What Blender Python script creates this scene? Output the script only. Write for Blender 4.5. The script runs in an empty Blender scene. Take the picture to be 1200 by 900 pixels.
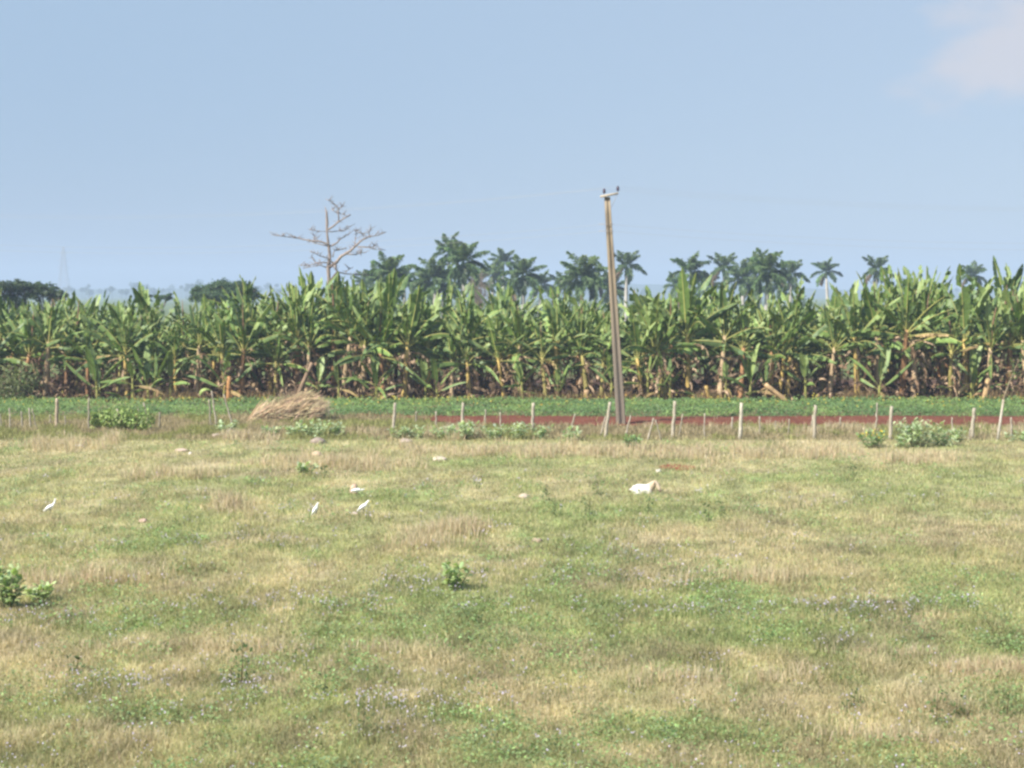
import bpy, math, random
import numpy as np
from mathutils import Vector, Matrix

SEED = 7
rng = np.random.default_rng(SEED)
R = math.radians
scene = bpy.context.scene
COL = scene.collection

# ------------------------------------------------------------------ camera numbers
H = 5.5                      # eye height: seen from a bus on a raised road
F = 1963.0                   # focal length in photo pixels (1200 wide)
HORIZON = 345.0
PITCH = math.atan((450 - HORIZON) / F)
cp, sp = math.cos(PITCH), math.sin(PITCH)

def ground(px, py, z=0.0):
    """point of the level z seen at photo pixel px, py"""
    u, v = (px - 600) / F, (450 - py) / F
    dy, dz = cp + v * sp, -sp + v * cp
    t = (z - H) / dz
    return Vector((u * t, dy * t, z))

def at(px, py, Y):
    u, v = (px - 600) / F, (450 - py) / F
    dy, dz = cp + v * sp, -sp + v * cp
    t = Y / dy
    return Vector((u * t, Y, H + dz * t))

def to_px(x, y, z=0.0):
    """photo coordinates of world points, used only to read patch maps of the field"""
    yc = y * cp - (z - H) * sp
    zc = y * sp + (z - H) * cp
    return 600 + F * x / yc, 450 - F * zc / yc

# ------------------------------------------------------------------ noise
def _h(ix, iy, s):
    n = (ix.astype(np.int64) * 374761393 + iy.astype(np.int64) * 668265263 + s * 974634777) & 0xFFFFFFFF
    n = ((n ^ (n >> 13)) * 1274126177) & 0xFFFFFFFF
    n = n ^ (n >> 16)
    return (n & 0xFFFFFF) / float(0xFFFFFF)

def vnoise(x, y, s=0):
    x = np.asarray(x, float); y = np.asarray(y, float)
    ix, iy = np.floor(x), np.floor(y)
    fx, fy = x - ix, y - iy
    fx = fx * fx * (3 - 2 * fx); fy = fy * fy * (3 - 2 * fy)
    a, b = _h(ix, iy, s), _h(ix + 1, iy, s)
    c, d = _h(ix, iy + 1, s), _h(ix + 1, iy + 1, s)
    return (a * (1 - fx) + b * fx) * (1 - fy) + (c * (1 - fx) + d * fx) * fy

def fbm(x, y, s=0, o=3):
    t, a, n = 0.0, 0.5, 0.0
    for k in range(o):
        t = t + a * vnoise(np.asarray(x) * 2 ** k + 17.3 * k, np.asarray(y) * 2 ** k - 9.1 * k, s + k)
        n += a; a *= 0.5
    return t / n

# ------------------------------------------------------------------ mesh builder
class MB:
    def __init__(self):
        self.V, self.C, self.F, self.n = [], [], [], 0
    def add(self, v, faces, col):
        v = np.asarray(v, np.float32).reshape(-1, 3)
        c = np.asarray(col, np.float32)
        if c.ndim == 1:
            c = np.broadcast_to(c, (len(v), 3))
        if isinstance(faces, np.ndarray):
            fl = [faces]
        else:
            by = {}
            for f in faces:
                by.setdefault(len(f), []).append(f)
            fl = [np.array(x) for x in by.values()]
        for f in fl:
            if len(f):
                self.F.append(f.astype(np.int32) + self.n)
        self.V.append(v); self.C.append(c); self.n += len(v)
    def mesh(self, name, mat, smooth=False):
        V = np.concatenate(self.V); C = np.concatenate(self.C)
        me = bpy.data.meshes.new(name)
        me.vertices.add(len(V)); me.vertices.foreach_set('co', V.ravel())
        loops = np.concatenate([f.ravel() for f in self.F])
        tot = np.concatenate([np.full(len(f), f.shape[1], np.int32) for f in self.F])
        st = np.concatenate([[0], np.cumsum(tot)[:-1]]).astype(np.int32)
        me.loops.add(len(loops)); me.loops.foreach_set('vertex_index', loops)
        me.polygons.add(len(tot))
        me.polygons.foreach_set('loop_start', st)
        me.polygons.foreach_set('loop_total', tot)
        if smooth:
            me.polygons.foreach_set('use_smooth', np.ones(len(tot), bool))
        at_ = me.attributes.new('col', 'FLOAT_COLOR', 'POINT')
        at_.data.foreach_set('color', np.concatenate([C, np.ones((len(C), 1), np.float32)], 1).astype(np.float32).ravel())
        me.update(calc_edges=True)
        me.validate()
        me.materials.append(mat)
        return me
    def build(self, name, mat, parent=None, smooth=False, loc=None):
        o = bpy.data.objects.new(name, self.mesh(name, mat, smooth))
        COL.objects.link(o)
        if parent is not None:
            o.parent = parent
        if loc is not None:
            o.location = loc
        return o

def tag(o, label=None, cat=None, group=None, kind=None):
    for k, v in (('label', label), ('category', cat), ('group', group), ('kind', kind)):
        if v:
            o[k] = v
    return o

def thing(name, loc, label, cat, group=None, rz=0.0, scale=1.0):
    o = bpy.data.objects.new(name, None)
    o.empty_display_size = 0.3
    COL.objects.link(o)
    o.location = loc; o.rotation_euler = (0, 0, rz); o.scale = (scale,) * 3
    return tag(o, label, cat, group)

def copy_thing(root):
    r = root.copy(); COL.objects.link(r)
    for ch in list(root.children):
        c = ch.copy(); COL.objects.link(c); c.parent = r
        for g in list(ch.children):
            d = g.copy(); COL.objects.link(d); d.parent = c
    return r

def unit(v):
    v = np.asarray(v, float)
    return v / (np.linalg.norm(v) + 1e-9)

def tube(mb, pts, rad, col, seg=6, cap=True, flat=1.0, jitter=0.0):
    pts = np.asarray([list(p) for p in pts], float)
    n = len(pts)
    rad = np.broadcast_to(np.asarray(rad, float), (n,))
    t = np.gradient(pts, axis=0)
    t /= (np.linalg.norm(t, axis=1, keepdims=True) + 1e-9)
    up = np.array([0, 0, 1.0]) if abs(t[0][2]) < 0.9 else np.array([1.0, 0, 0])
    a = unit(np.cross(up, t[0]))
    V = []
    ang = np.arange(seg) * 2 * math.pi / seg
    for i in range(n):
        a = a - t[i] * np.dot(a, t[i]); a = unit(a)
        b = np.cross(t[i], a)
        r = rad[i] * (1 + jitter * (rng.random(seg) - 0.5) * 2)
        V.append(pts[i] + np.outer(np.cos(ang) * r, a) + np.outer(np.sin(ang) * r * flat, b))
    V = np.concatenate(V)
    i = np.arange(n - 1)[:, None] * seg; j = np.arange(seg)[None, :]; k = (j + 1) % seg
    q = np.stack([i + j, i + k, i + seg + k, i + seg + j], -1).reshape(-1, 4)
    faces = [q]
    if np.ndim(col) == 2:
        col = np.repeat(np.asarray(col), seg, axis=0)
    start = mb.n
    mb.add(V, q, col)
    if cap:
        mb.F.append(np.array([list(range(seg))[::-1]], np.int32) + start)
        mb.F.append(np.array([list(range((n - 1) * seg, n * seg))], np.int32) + start)

def bez(p0, p1, p2, n):
    t = np.linspace(0, 1, n)[:, None]
    p0, p1, p2 = (np.asarray(list(p), float) for p in (p0, p1, p2))
    return (1 - t) ** 2 * p0 + 2 * t * (1 - t) * p1 + t * t * p2

def leaf_quads(mb, P, N, size, aspect, col, rnd=rng, droop=0.0):
    """a cloud of lens-shaped leaves: 4 vertices each, at P, facing about N"""
    n = len(P)
    N = N + rnd.normal(0, .45, (n, 3)); N /= np.linalg.norm(N, axis=1, keepdims=True)
    a = rnd.normal(0, 1, (n, 3)); a[:, 2] -= droop
    a -= N * (a * N).sum(1, keepdims=True); a /= np.linalg.norm(a, axis=1, keepdims=True)
    b = np.cross(N, a)
    s = size * rnd.uniform(.6, 1.3, (n, 1))
    V = np.stack([P - a * s * .5, P + b * s * aspect * .5 + N * s * .06, P + a * s * .5, P - b * s * aspect * .5 + N * s * .06], 1)
    f = np.arange(n * 4).reshape(n, 4)
    c = np.asarray(col)
    if c.ndim == 1:
        c = np.broadcast_to(c, (n, 3))
    mb.add(V.reshape(-1, 3), f, np.repeat(c, 4, axis=0))

def vary(base, n, sd=.15, hue=.06, rnd=rng):
    c = np.asarray(base)[None, :] * np.exp(rnd.normal(0, sd, (n, 1))) * np.exp(rnd.normal(0, hue, (n, 3)))
    return c.astype(np.float32)

# ------------------------------------------------------------------ materials
def new_mat(name):
    m = bpy.data.materials.new(name); m.use_nodes = True
    nt = m.node_tree
    for n in list(nt.nodes):
        if n.type != 'OUTPUT_MATERIAL':
            nt.nodes.remove(n)
    return m, nt, nt.nodes, nt.links, [n for n in nt.nodes if n.type == 'OUTPUT_MATERIAL'][0]

def mat_col(name, rough=.7, transl=0.0, spec=.25, noise=0.0, nscale=8.0, bump=0.0, back=None, tcol=(1.15, 1.3, .6)):
    """colour from the mesh's own 'col' attribute, broken up with noise; thin leaves let light through"""
    m, nt, N, L, out = new_mat(name)
    a = N.new('ShaderNodeAttribute'); a.attribute_name = 'col'
    c = a.outputs['Color']
    if back is not None:
        g = N.new('ShaderNodeNewGeometry')
        mx = N.new('ShaderNodeMix'); mx.data_type = 'RGBA'; mx.blend_type = 'MULTIPLY'
        mx.inputs[0].default_value = 1
        L.new(c, mx.inputs[6]); mx.inputs[7].default_value = (*back, 1)
        m2 = N.new('ShaderNodeMix'); m2.data_type = 'RGBA'
        L.new(g.outputs['Backfacing'], m2.inputs[0]); L.new(c, m2.inputs[6]); L.new(mx.outputs[2], m2.inputs[7])
        c = m2.outputs[2]
    if noise > 0 or bump > 0:
        tc = N.new('ShaderNodeTexCoord')
        nz = N.new('ShaderNodeTexNoise'); nz.inputs['Scale'].default_value = nscale; nz.inputs['Detail'].default_value = 5
        L.new(tc.outputs['Object'], nz.inputs['Vector'])
    if noise > 0:
        mr = N.new('ShaderNodeMapRange'); mr.inputs[1].default_value = .25; mr.inputs[2].default_value = .75
        mr.inputs[3].default_value = 1 - noise; mr.inputs[4].default_value = 1 + noise
        L.new(nz.outputs['Fac'], mr.inputs[0])
        vm = N.new('ShaderNodeVectorMath'); vm.operation = 'SCALE'
        L.new(c, vm.inputs[0]); L.new(mr.outputs[0], vm.inputs['Scale'])
        c = vm.outputs[0]
    p = N.new('ShaderNodeBsdfPrincipled')
    p.inputs['Roughness'].default_value = rough
    p.inputs['Specular IOR Level'].default_value = spec
    L.new(c, p.inputs['Base Color'])
    if bump > 0:
        b = N.new('ShaderNodeBump'); b.inputs['Strength'].default_value = bump; b.inputs['Distance'].default_value = .05
        L.new(nz.outputs['Fac'], b.inputs['Height']); L.new(b.outputs[0], p.inputs['Normal'])
    sh = p.outputs[0]
    if transl > 0:
        t = N.new('ShaderNodeBsdfTranslucent')
        tm = N.new('ShaderNodeMix'); tm.data_type = 'RGBA'; tm.blend_type = 'MULTIPLY'; tm.inputs[0].default_value = 1
        L.new(c, tm.inputs[6]); tm.inputs[7].default_value = (*tcol, 1)
        L.new(tm.outputs[2], t.inputs['Color'])
        ms = N.new('ShaderNodeMixShader'); ms.inputs[0].default_value = transl
        L.new(sh, ms.inputs[1]); L.new(t.outputs[0], ms.inputs[2]); sh = ms.outputs[0]
    L.new(sh, out.inputs['Surface'])
    return m

M_grass = mat_col('grass_blades', .8, .42, .1, tcol=(1.05, 1.1, .75))
M_flower = mat_col('petals', .7, .3, .1, tcol=(1, 1, 1))
M_ground = mat_col('pasture_soil_and_thatch', .95, 0, .05, .35, 3.0, .6)
M_soil = mat_col('red_earth', .95, 0, .05, .3, 5.0, .8)
M_banana = mat_col('banana_leaf', .52, .18, .35, .12, 3.0, 0, back=(1.35, 1.3, 1.6))
M_stem = mat_col('banana_stem', .6, 0, .25, .45, 7.0, .3)
M_dry = mat_col('dry_leaf', .85, .2, .1, .25, 4.0, 0, tcol=(1, 1, 1))
M_leaf = mat_col('weed_leaf', .55, .38, .3)
M_frond = mat_col('palm_frond', .5, .2, .35)
M_bark = mat_col('bark', .9, 0, .1, .3, 6.0, .5)
M_bark_far = mat_col('pale_palm_bark', .85, 0, .1, .2, 3.0, .2)
M_wood = mat_col('weathered_wood', .9, 0, .1, .3, 14.0, .5)
M_rock = mat_col('limestone', .95, 0, .1, .25, 9.0, .8)
M_feather = mat_col('feathers', .8, 0, .15)
M_hair = mat_col('goat_hair', .9, 0, .1, .08, 30.0, .2)
M_horn = mat_col('horn_and_hoof', .6, 0, .3)
M_metal = mat_col('galvanised_steel', .5, 0, .5)
M_porcelain = mat_col('brown_glazed_porcelain', .2, 0, .6)
M_hill = mat_col('wooded_hill', .95, 0, .05, .4, .02)

def concrete_mat():
    m, nt, N, L, out = new_mat('stained_concrete')
    tc = N.new('ShaderNodeTexCoord')
    mp = N.new('ShaderNodeMapping'); mp.inputs['Scale'].default_value = (1, 1, .22)
    L.new(tc.outputs['Object'], mp.inputs[0])
    n1 = N.new('ShaderNodeTexNoise'); n1.inputs['Scale'].default_value = 3.2; n1.inputs['Detail'].default_value = 6
    n2 = N.new('ShaderNodeTexNoise'); n2.inputs['Scale'].default_value = 14; n2.inputs['Detail'].default_value = 5
    L.new(mp.outputs[0], n1.inputs[0]); L.new(tc.outputs['Object'], n2.inputs[0])
    r1 = N.new('ShaderNodeValToRGB')
    r1.color_ramp.elements[0].position = .30; r1.color_ramp.elements[0].color = (.10, .08, .062, 1)
    r1.color_ramp.elements[1].position = .52; r1.color_ramp.elements[1].color = (.27, .215, .145, 1)
    L.new(n1.outputs['Fac'], r1.inputs[0])
    # weathered lower half is greyer than the sun-bleached top
    sx = N.new('ShaderNodeSeparateXYZ'); L.new(tc.outputs['Object'], sx.inputs[0])
    mr = N.new('ShaderNodeMapRange'); mr.inputs[1].default_value = 2.0; mr.inputs[2].default_value = 7.0
    L.new(sx.outputs['Z'], mr.inputs[0])
    mx = N.new('ShaderNodeMix'); mx.data_type = 'RGBA'
    r2 = N.new('ShaderNodeValToRGB')
    r2.color_ramp.elements[0].position = .3; r2.color_ramp.elements[0].color = (.15, .125, .10, 1)
    r2.color_ramp.elements[1].position = .7; r2.color_ramp.elements[1].color = (.195, .16, .12, 1)
    L.new(n2.outputs['Fac'], r2.inputs[0])
    L.new(mr.outputs[0], mx.inputs[0]); L.new(r2.outputs[0], mx.inputs[6]); L.new(r1.outputs[0], mx.inputs[7])
    p = N.new('ShaderNodeBsdfPrincipled'); p.inputs['Roughness'].default_value = .9
    p.inputs['Specular IOR Level'].default_value = .15
    L.new(mx.outputs[2], p.inputs['Base Color'])
    b = N.new('ShaderNodeBump'); b.inputs['Strength'].default_value = .4; b.inputs['Distance'].default_value = .03
    L.new(n2.outputs['Fac'], b.inputs['Height']); L.new(b.outputs[0], p.inputs['Normal'])
    L.new(p.outputs[0], out.inputs['Surface'])
    return m
M_concrete = concrete_mat()

# ------------------------------------------------------------------ the field: colours and relief
DRY = [(650,528,190,8,.9),(500,530,70,6,.4),(930,532,65,8,.8),(1060,540,70,8,.6),(380,543,110,10,.85),(60,522,80,12,.7),
       (130,517,18,8,.7),(30,547,55,8,.5),(120,560,80,10,.5),(90,587,90,10,.4),(265,596,17,9,1.0),(535,622,36,12,.95),
       (510,648,45,8,.5),(450,545,60,5,.5),(580,580,55,6,.45),(120,676,115,9,.85),(265,672,45,8,.5),(790,664,45,8,.6),
       (860,680,110,9,.75),(250,768,340,28,.65),(600,748,120,22,.5),(480,690,110,6,.4),(520,778,260,25,.55),
       (850,822,320,36,.75),(560,800,200,22,.45),(300,768,200,26,.4),(1000,845,180,16,.4),(700,880,300,14,.35),(1150,785,85,22,.85),(1000,880,260,20,.35),(550,864,210,12,.5),(100,866,90,14,.6),(250,882,110,10,.3),
       (790,592,60,6,.3),(1080,600,120,6,.25),(960,640,120,8,.2),(1120,690,90,8,.3),(195,535,60,6,.5),(780,535,70,7,.7)]
GREEN = [(860,752,280,16,.75),(350,735,400,13,.45),(150,838,190,18,.5),(500,842,70,12,.5),(640,610,70,30,.4),(850,600,240,18,.3),
         (300,540,60,6,.3),(250,560,80,8,.4),(420,590,90,12,.5),(300,630,300,16,.3),(620,540,170,7,.4),(330,575,40,8,.4),
         (860,560,120,8,.3),(1100,560,120,10,.3),(650,700,260,12,.4),(1000,715,200,14,.4),(150,600,140,10,.3),(450,650,150,10,.25)]
FLOW = [(200,812,120,16,.9),(480,832,140,12,.9),(560,690,320,12,.6),(950,722,260,14,.8),(180,887,26,6,1.),(150,638,220,14,.5),
        (550,575,70,7,.4),(420,700,240,20,.5),(700,660,180,12,.4),(1000,590,160,10,.35),(330,715,240,14,.5),(960,762,60,8,.7),
        (470,605,120,8,.4),(60,735,120,20,.45),(1150,722,60,10,.6),(380,790,160,30,.25)]

def patches(px, py, lst):
    t = np.zeros_like(px)
    for cx, cy, rx, ry, a in lst:
        q = ((px - cx) / rx) ** 2 + ((py - cy) / ry) ** 2
        t = np.maximum(t, a * np.exp(-q * 1.1))
    return t

def field_maps(x, y):
    """dryness, lushness 0..1 of the pasture at world x, y"""
    px, py = to_px(x, y)
    w = (fbm(x * .9, y * .5, 3) - .5)
    px = px + w * 120; py = py + (fbm(x * .7, y * .3, 11) - .5) * 14
    n1 = fbm(x * .5, y * .26, 21, 4); n2 = fbm(x * 1.5, y * 1.0, 31, 3)
    dry = patches(px, py, DRY) * .8 + (n1 - .5) * 1.0 + (n2 - .5) * 1.2 + .10
    green = patches(px, py, GREEN) + (fbm(x * .5, y * .26, 41, 4) - .5) * 1.2 + (fbm(x * 2.0, y * 1.2, 51) - .5) * 1.1 + .27
    green = np.clip(green, 0, 1)
    dry = np.clip(dry - .45 * green, 0, 1)
    return dry, green

C_DRY = np.array([.57, .475, .315]); C_OLIVE = np.array([.385, .35, .185]); C_GREEN = np.array([.28, .315, .13])
C_BROWN = np.array([.30, .245, .16])
def field_col(x, y):
    d, g = field_maps(x, y)
    b = fbm(x * .8, y * .35, 61, 3)
    c = C_OLIVE[None] * (1 - g[:, None]) + C_GREEN[None] * g[:, None]
    bb = np.clip((b - .56) * 5, 0, 1)[:, None] * .55
    c = c * (1 - bb) + C_BROWN[None] * bb
    c = c * (1 - d[:, None] * .9) + C_DRY[None] * d[:, None] * .9
    mot = fbm(x * 2.6, y * 1.1, 63, 3) + .9 * (fbm(x * 6.0, y * 2.5, 65, 2) - .5)
    c = c * (.62 + .90 * mot)[:, None]
    return c, d, g

def relief(x, y):
    fade = np.clip((64 - y) / 10, 0, 1) * np.clip((y - 8) / 6, 0, 1)
    return ((fbm(x * .22, y * .16, 71, 3) - .5) * .16 + (fbm(x * 1.1, y * .8, 81, 2) - .5) * .06) * fade

def gpoint(px, py):
    p = ground(px, py)
    p.z = float(relief(np.array([p.x]), np.array([p.y]))[0])
    return p

# one ground sheet to the horizon, finer inside the pasture
def axis(lo, hi, fine_lo, fine_hi, step, coarse):
    a = list(np.arange(fine_lo, fine_hi + 1e-6, step))
    s, v = step, fine_lo
    while v > lo:
        s *= 1.5; v = max(lo, v - min(s, coarse)); a.insert(0, v)
    s, v = step, fine_hi
    while v < hi:
        s *= 1.5; v = min(hi, v + min(s, coarse)); a.append(v)
    return np.array(a)
gx = axis(-3600, 3600, -34, 34, .3, 400); gy = axis(-150, 4200, 12, 90, .35, 400)
X, Y = np.meshgrid(gx, gy); xf, yf = X.ravel(), Y.ravel()
gz = relief(xf, yf)
gc, _, _ = field_col(xf, np.clip(yf, 12, 62))
gc = gc * .8
far = (yf > 63)
gc[far] = np.array([.16, .135, .07]) * (0.8 + .5 * fbm(xf[far] * .6, yf[far] * .4, 91)[:, None])
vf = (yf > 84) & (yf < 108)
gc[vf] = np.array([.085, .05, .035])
vf = yf >= 108
gc[vf] = np.array([.11, .14, .05]) * (0.7 + .6 * fbm(xf[vf] * .02, yf[vf] * .01, 95)[:, None])
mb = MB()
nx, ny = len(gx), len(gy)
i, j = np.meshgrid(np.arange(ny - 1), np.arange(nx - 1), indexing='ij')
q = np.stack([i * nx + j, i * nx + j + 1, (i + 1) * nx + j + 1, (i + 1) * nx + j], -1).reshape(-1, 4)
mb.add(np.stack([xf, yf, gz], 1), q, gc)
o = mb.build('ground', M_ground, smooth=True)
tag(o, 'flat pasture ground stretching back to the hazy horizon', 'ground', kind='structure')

# the bare red strip beyond the fence, and the bare red scrape in the pasture
def soil_strip():
    mb = MB()
    xs = np.arange(-7, 40, .3); ys = np.linspace(0, 1, 22)
    V = []
    for t in ys:
        e0 = 70.0 + (vnoise(xs * .5, xs * 0 + 2, 5) - .5) * 1.5 - np.clip((xs - 4) * .03, -.2, 1.0)
        e1 = 75.4 + (vnoise(xs * .4, xs * 0 + 7, 6) - .5) * 1.0
        narrow = np.clip((xs + 6.5) / 4.5, .05, 1)
        e0 = e1 - (e1 - e0) * narrow
        yy = e0 + (e1 - e0) * t
        zz = .03 + .07 * np.sin(math.pi * t) + (vnoise(xs * 2.3, yy * 2.3, 9) - .5) * .10 * math.sin(math.pi * t)
        V.append(np.stack([xs, yy, zz], 1))
    V = np.concatenate(V); n = len(xs)
    i, j = np.meshgrid(np.arange(len(ys) - 1), np.arange(n - 1), indexing='ij')
    q = np.stack([i * n + j, i * n + j + 1, (i + 1) * n + j + 1, (i + 1) * n + j], -1).reshape(-1, 4)
    c = np.array([.145, .055, .035]) * (.8 + .4 * fbm(V[:, 0] * 1.5, V[:, 1] * .8, 14)[:, None])
    mb.add(V, q, c)
    tag(mb.build('red_soil_strip', M_soil, smooth=True), 'bare strip of brick red soil beyond the fence posts', 'soil', kind='structure')
soil_strip()
def soil_scrape():
    c = ground(793, 549.5); mb = MB()
    n = 40; V = [[c.x, c.y, float(relief(np.array([c.x]), np.array([c.y]))[0]) + .03]]
    for k in range(n):
        a = 2 * math.pi * k / n; r = 1 + .35 * (vnoise([k * .5], [3.], 4)[0] - .5)
        x, y = c.x + .58 * r * math.cos(a), c.y + .9 * r * math.sin(a)
        V.append([x, y, float(relief(np.array([x]), np.array([y]))[0]) + .012])
    mb.add(V, [(0, 1 + k, 1 + (k + 1) % n) for k in range(n)], (.25, .075, .045))
    tag(mb.build('red_soil_scrape', M_soil), 'small bare scrape of red soil in the pasture grass', 'soil', kind='structure')
soil_scrape()

# ------------------------------------------------------------------ grass, weeds and flowers (nobody could count them)
def blades(P, hgt, wid, lean, col, droop=.35):
    n = len(P)
    az = rng.uniform(0, 2 * math.pi, n)
    d = np.stack([np.cos(az), np.sin(az), np.zeros(n)], 1)
    s = np.stack([-np.sin(az), np.cos(az), np.zeros(n)], 1)
    tw = rng.uniform(0, 2 * math.pi, n)
    s = s * np.cos(tw)[:, None] + d * np.sin(tw)[:, None]
    up = np.array([0, 0, 1.0])[None]
    h, w, l = hgt[:, None], wid[:, None], lean[:, None]
    m = P + up * h * .6 + d * h * l * .35
    t = P + up * h * (1 - droop * l) + d * h * l
    V = np.stack([P - s * w * .5, P + s * w * .5, m - s * w * .42, m + s * w * .42, t], 1).reshape(-1, 3)
    b = np.arange(n)[:, None] * 5
    return V, np.concatenate([b + 0, b + 1, b + 3, b + 2], 1), np.concatenate([b + 2, b + 3, b + 4], 1), np.repeat(col, 5, axis=0)

def add_blades(mb, *a, **k):
    V, q, t, c = blades(*a, **k)
    st = mb.n
    mb.add(V, q, c); mb.F.append((t + st).astype(np.int32))

def sample_field(n, y0=500, y1=960, margin=380):
    px = rng.uniform(-margin, 1200 + margin, n)
    u = rng.random(n)
    py = y0 + (y1 - y0) * u ** 1.15
    g = np.array([(px - 600) / F, (450 - py) / F]).T
    dy, dz = cp + g[:, 1] * sp, -sp + g[:, 1] * cp
    t = -H / dz
    return g[:, 0] * t, dy * t

# grass
NT = 170000
x, y = sample_field(NT, 506)
keep = y < 64.5
x, y = x[keep], y[keep]
c, d, g = field_col(x, y)
mbG, mbD = MB(), MB()
per = 8
idx = np.repeat(np.arange(len(x)), per)
spread = .05 + .0035 * y[idx]
bx = x[idx] + rng.normal(0, 1, len(idx)) * spread; by = y[idx] + rng.normal(0, 1, len(idx)) * spread
isdry = rng.random(len(idx)) < np.clip(d[idx] * .75 + .16, 0, .92)
tall = np.clip(fbm(x * .9, y * .4, 101) * 1.2 - .25 + np.clip(fbm(x * 2.8, y * 1.6, 103, 2) - .5, 0, 1) * 2.2, .2, 1.6)[idx]
bh = np.where(isdry, .07 + .16 * tall * (.4 + d[idx]), .05 + .11 * tall) * rng.uniform(.6, 1.35, len(idx))
bw = (.0038 + .00021 * by) * rng.uniform(.7, 1.3, len(idx))
bz = relief(bx, by) - .01
bc = c[idx] * np.exp(rng.normal(0, .20, (len(idx), 1))) * np.exp(rng.normal(0, .06, (len(idx), 3)))
dc = (C_DRY[None] * .45 + c[idx] * .55) * np.exp(rng.normal(0, .18, (len(idx), 1)))
bc = np.where(isdry[:, None], dc, bc)
P = np.stack([bx, by, bz], 1); lean = rng.uniform(.15, 1.0, len(idx))
for m_, mbx in ((~isdry, mbG), (isdry, mbD)):
    add_blades(mbx, P[m_], bh[m_], bw[m_], lean[m_], bc[m_])

# verge between the fence line and the red soil: taller, brownish
n = 90000
x = rng.uniform(-32, 34, n); y = rng.uniform(63, 76, n)
soil = (x > -3.5) & (y > 70.2 + 4.2 * (fbm(x * .7, y * .25, 137) - .44) - np.clip((x - 4) * .03, -.2, 1.0) + (vnoise(x * .5, x * 0 + 2, 5) - .5) * 1.5)
lefty = (x < -3.5) & (y > 75)
far_ok = ~(soil | lefty) | ((rng.random(n) < .03) & (y < 74))
x, y = x[far_ok], y[far_ok]; n = len(x)
f1 = fbm(x * .5, y * .3, 131); f2 = fbm(x * 1.5, y * .8, 133)
cc = np.where((f1 > .5)[:, None], np.array([.29, .29, .115])[None], np.array([.37, .30, .18])[None]) * np.exp(rng.normal(0, .2, (n, 1)))
hh = (.12 + .35 * np.clip(f2 - .2, 0, 1)) * rng.uniform(.5, 1.3, n)
P = np.stack([x, y, np.zeros(n)], 1)
dm = f1 <= .5
add_blades(mbG, P[~dm], hh[~dm], rng.uniform(.016, .034, n)[~dm], rng.uniform(.1, .8, n)[~dm], cc[~dm])
add_blades(mbD, P[dm], hh[dm], rng.uniform(.014, .03, n)[dm], rng.uniform(.1, .8, n)[dm], cc[dm])

# taller bleached tussocks, in clumps
TUS = [(265,596,14,26),(535,624,30,40),(500,640,30,14),(380,545,90,60),(650,532,170,120),(930,534,60,40),(60,524,60,40),(120,680,100,26),
       (1150,788,80,26),(1040,775,70,14),(130,518,14,18),(865,684,90,16),(800,535,60,34),(440,548,60,20),(1070,541,50,30),(300,515,40,20),
       (830,545,12,8),(1050,870,60,14),(830,800,120,20),(330,760,240,24),(520,512,60,30),(200,560,80,30),(960,505,120,40),(1180,508,40,24)]
for cx, cy, rx, k in TUS:
    for _ in range(k):
        p = gpoint(cx + rng.normal(0, .55) * rx, cy + rng.normal(0, 3.0))
        m = 34
        hh = rng.uniform(.25, .5) * (1.0 if p.y > 30 else .7)
        ps = np.array([[p.x, p.y, p.z]]) + np.concatenate([rng.normal(0, .14, (m, 2)), np.zeros((m, 1))], 1)
        add_blades(mbD, ps, hh * rng.uniform(.5, 1.2, m), np.full(m, .0045 + .00022 * p.y), rng.uniform(.05, .7, m), vary(C_DRY * .95, m, .16, .05))
tag(mbG.build('grass', M_grass), 'short green and olive grass covering the pasture', 'grass', kind='stuff')
tag(mbD.build('dry_grass', M_grass), 'bleached dry grass in drifts across the pasture', 'grass', kind='stuff')

# broad leaved ground weeds
mb = MB()
x, y = sample_field(26000, 512)
_, d, g = field_col(x, y)
k = (rng.random(len(x)) < np.clip(g * 1.3 - d, .06, 1) * np.clip(fbm(x * .8, y * .35, 141) * 3 - 1.1, 0.03, 1)) & (y < 63)
x, y = x[k], y[k]
m = 14; idx = np.repeat(np.arange(len(x)), m)
sx = rng.normal(0, .11, len(idx)) * (1 + y[idx] * .012); sy = rng.normal(0, .11, len(idx)) * (1 + y[idx] * .012)
P = np.stack([x[idx] + sx, y[idx] + sy, relief(x[idx], y[idx]) + rng.uniform(.03, .20, len(idx))], 1)
N_ = np.tile(np.array([[0, -.15, 1.0]]), (len(idx), 1))
base = np.array([.22, .295, .12])[None] * np.exp(rng.normal(0, .22, (len(x), 1))) * np.exp(rng.normal(0, .08, (len(x), 3)))
leaf_quads(mb, P, N_, (.034 + .0006 * P[:, 1])[:, None], .6, base[idx] * np.exp(rng.normal(0, .12, (len(idx), 1))))
# a few taller dark weed stalks
for (cx, cy, hh) in ((283,800,.62),(270,800,.3),(1097,850,.5),(1120,842,.35),(380,815,.4),(425,862,.3),(650,606,.5),(690,604,.45),(830,612,.5),(845,606,.4),
                     (1180,840,.35),(90,790,.3),(760,600,.45),(700,580,.4),(560,735,.25),(1000,830,.25),(640,590,.45),(1000,560,.4),(380,560,.4)):
    p = gpoint(cx, cy); m = int(60 * hh) + 12
    t = rng.random(m)
    P = np.stack([p.x + rng.normal(0, .07, m), p.y + rng.normal(0, .07, m), p.z + t * hh], 1)
    leaf_quads(mb, P, np.tile(np.array([[0, -.5, .6]]), (m, 1)), .055 + .0007 * p.y, .5, vary((.10, .14, .05), m, .2), droop=0)
    tube(mb, [(p.x, p.y, p.z - .02), (p.x + .02, p.y, p.z + hh)], [.008, .004], (.16, .12, .06), 4)
tag(mb.build('ground_weeds', M_leaf), 'low broad leaved green weeds among the grass', 'weeds', kind='stuff')

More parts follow.
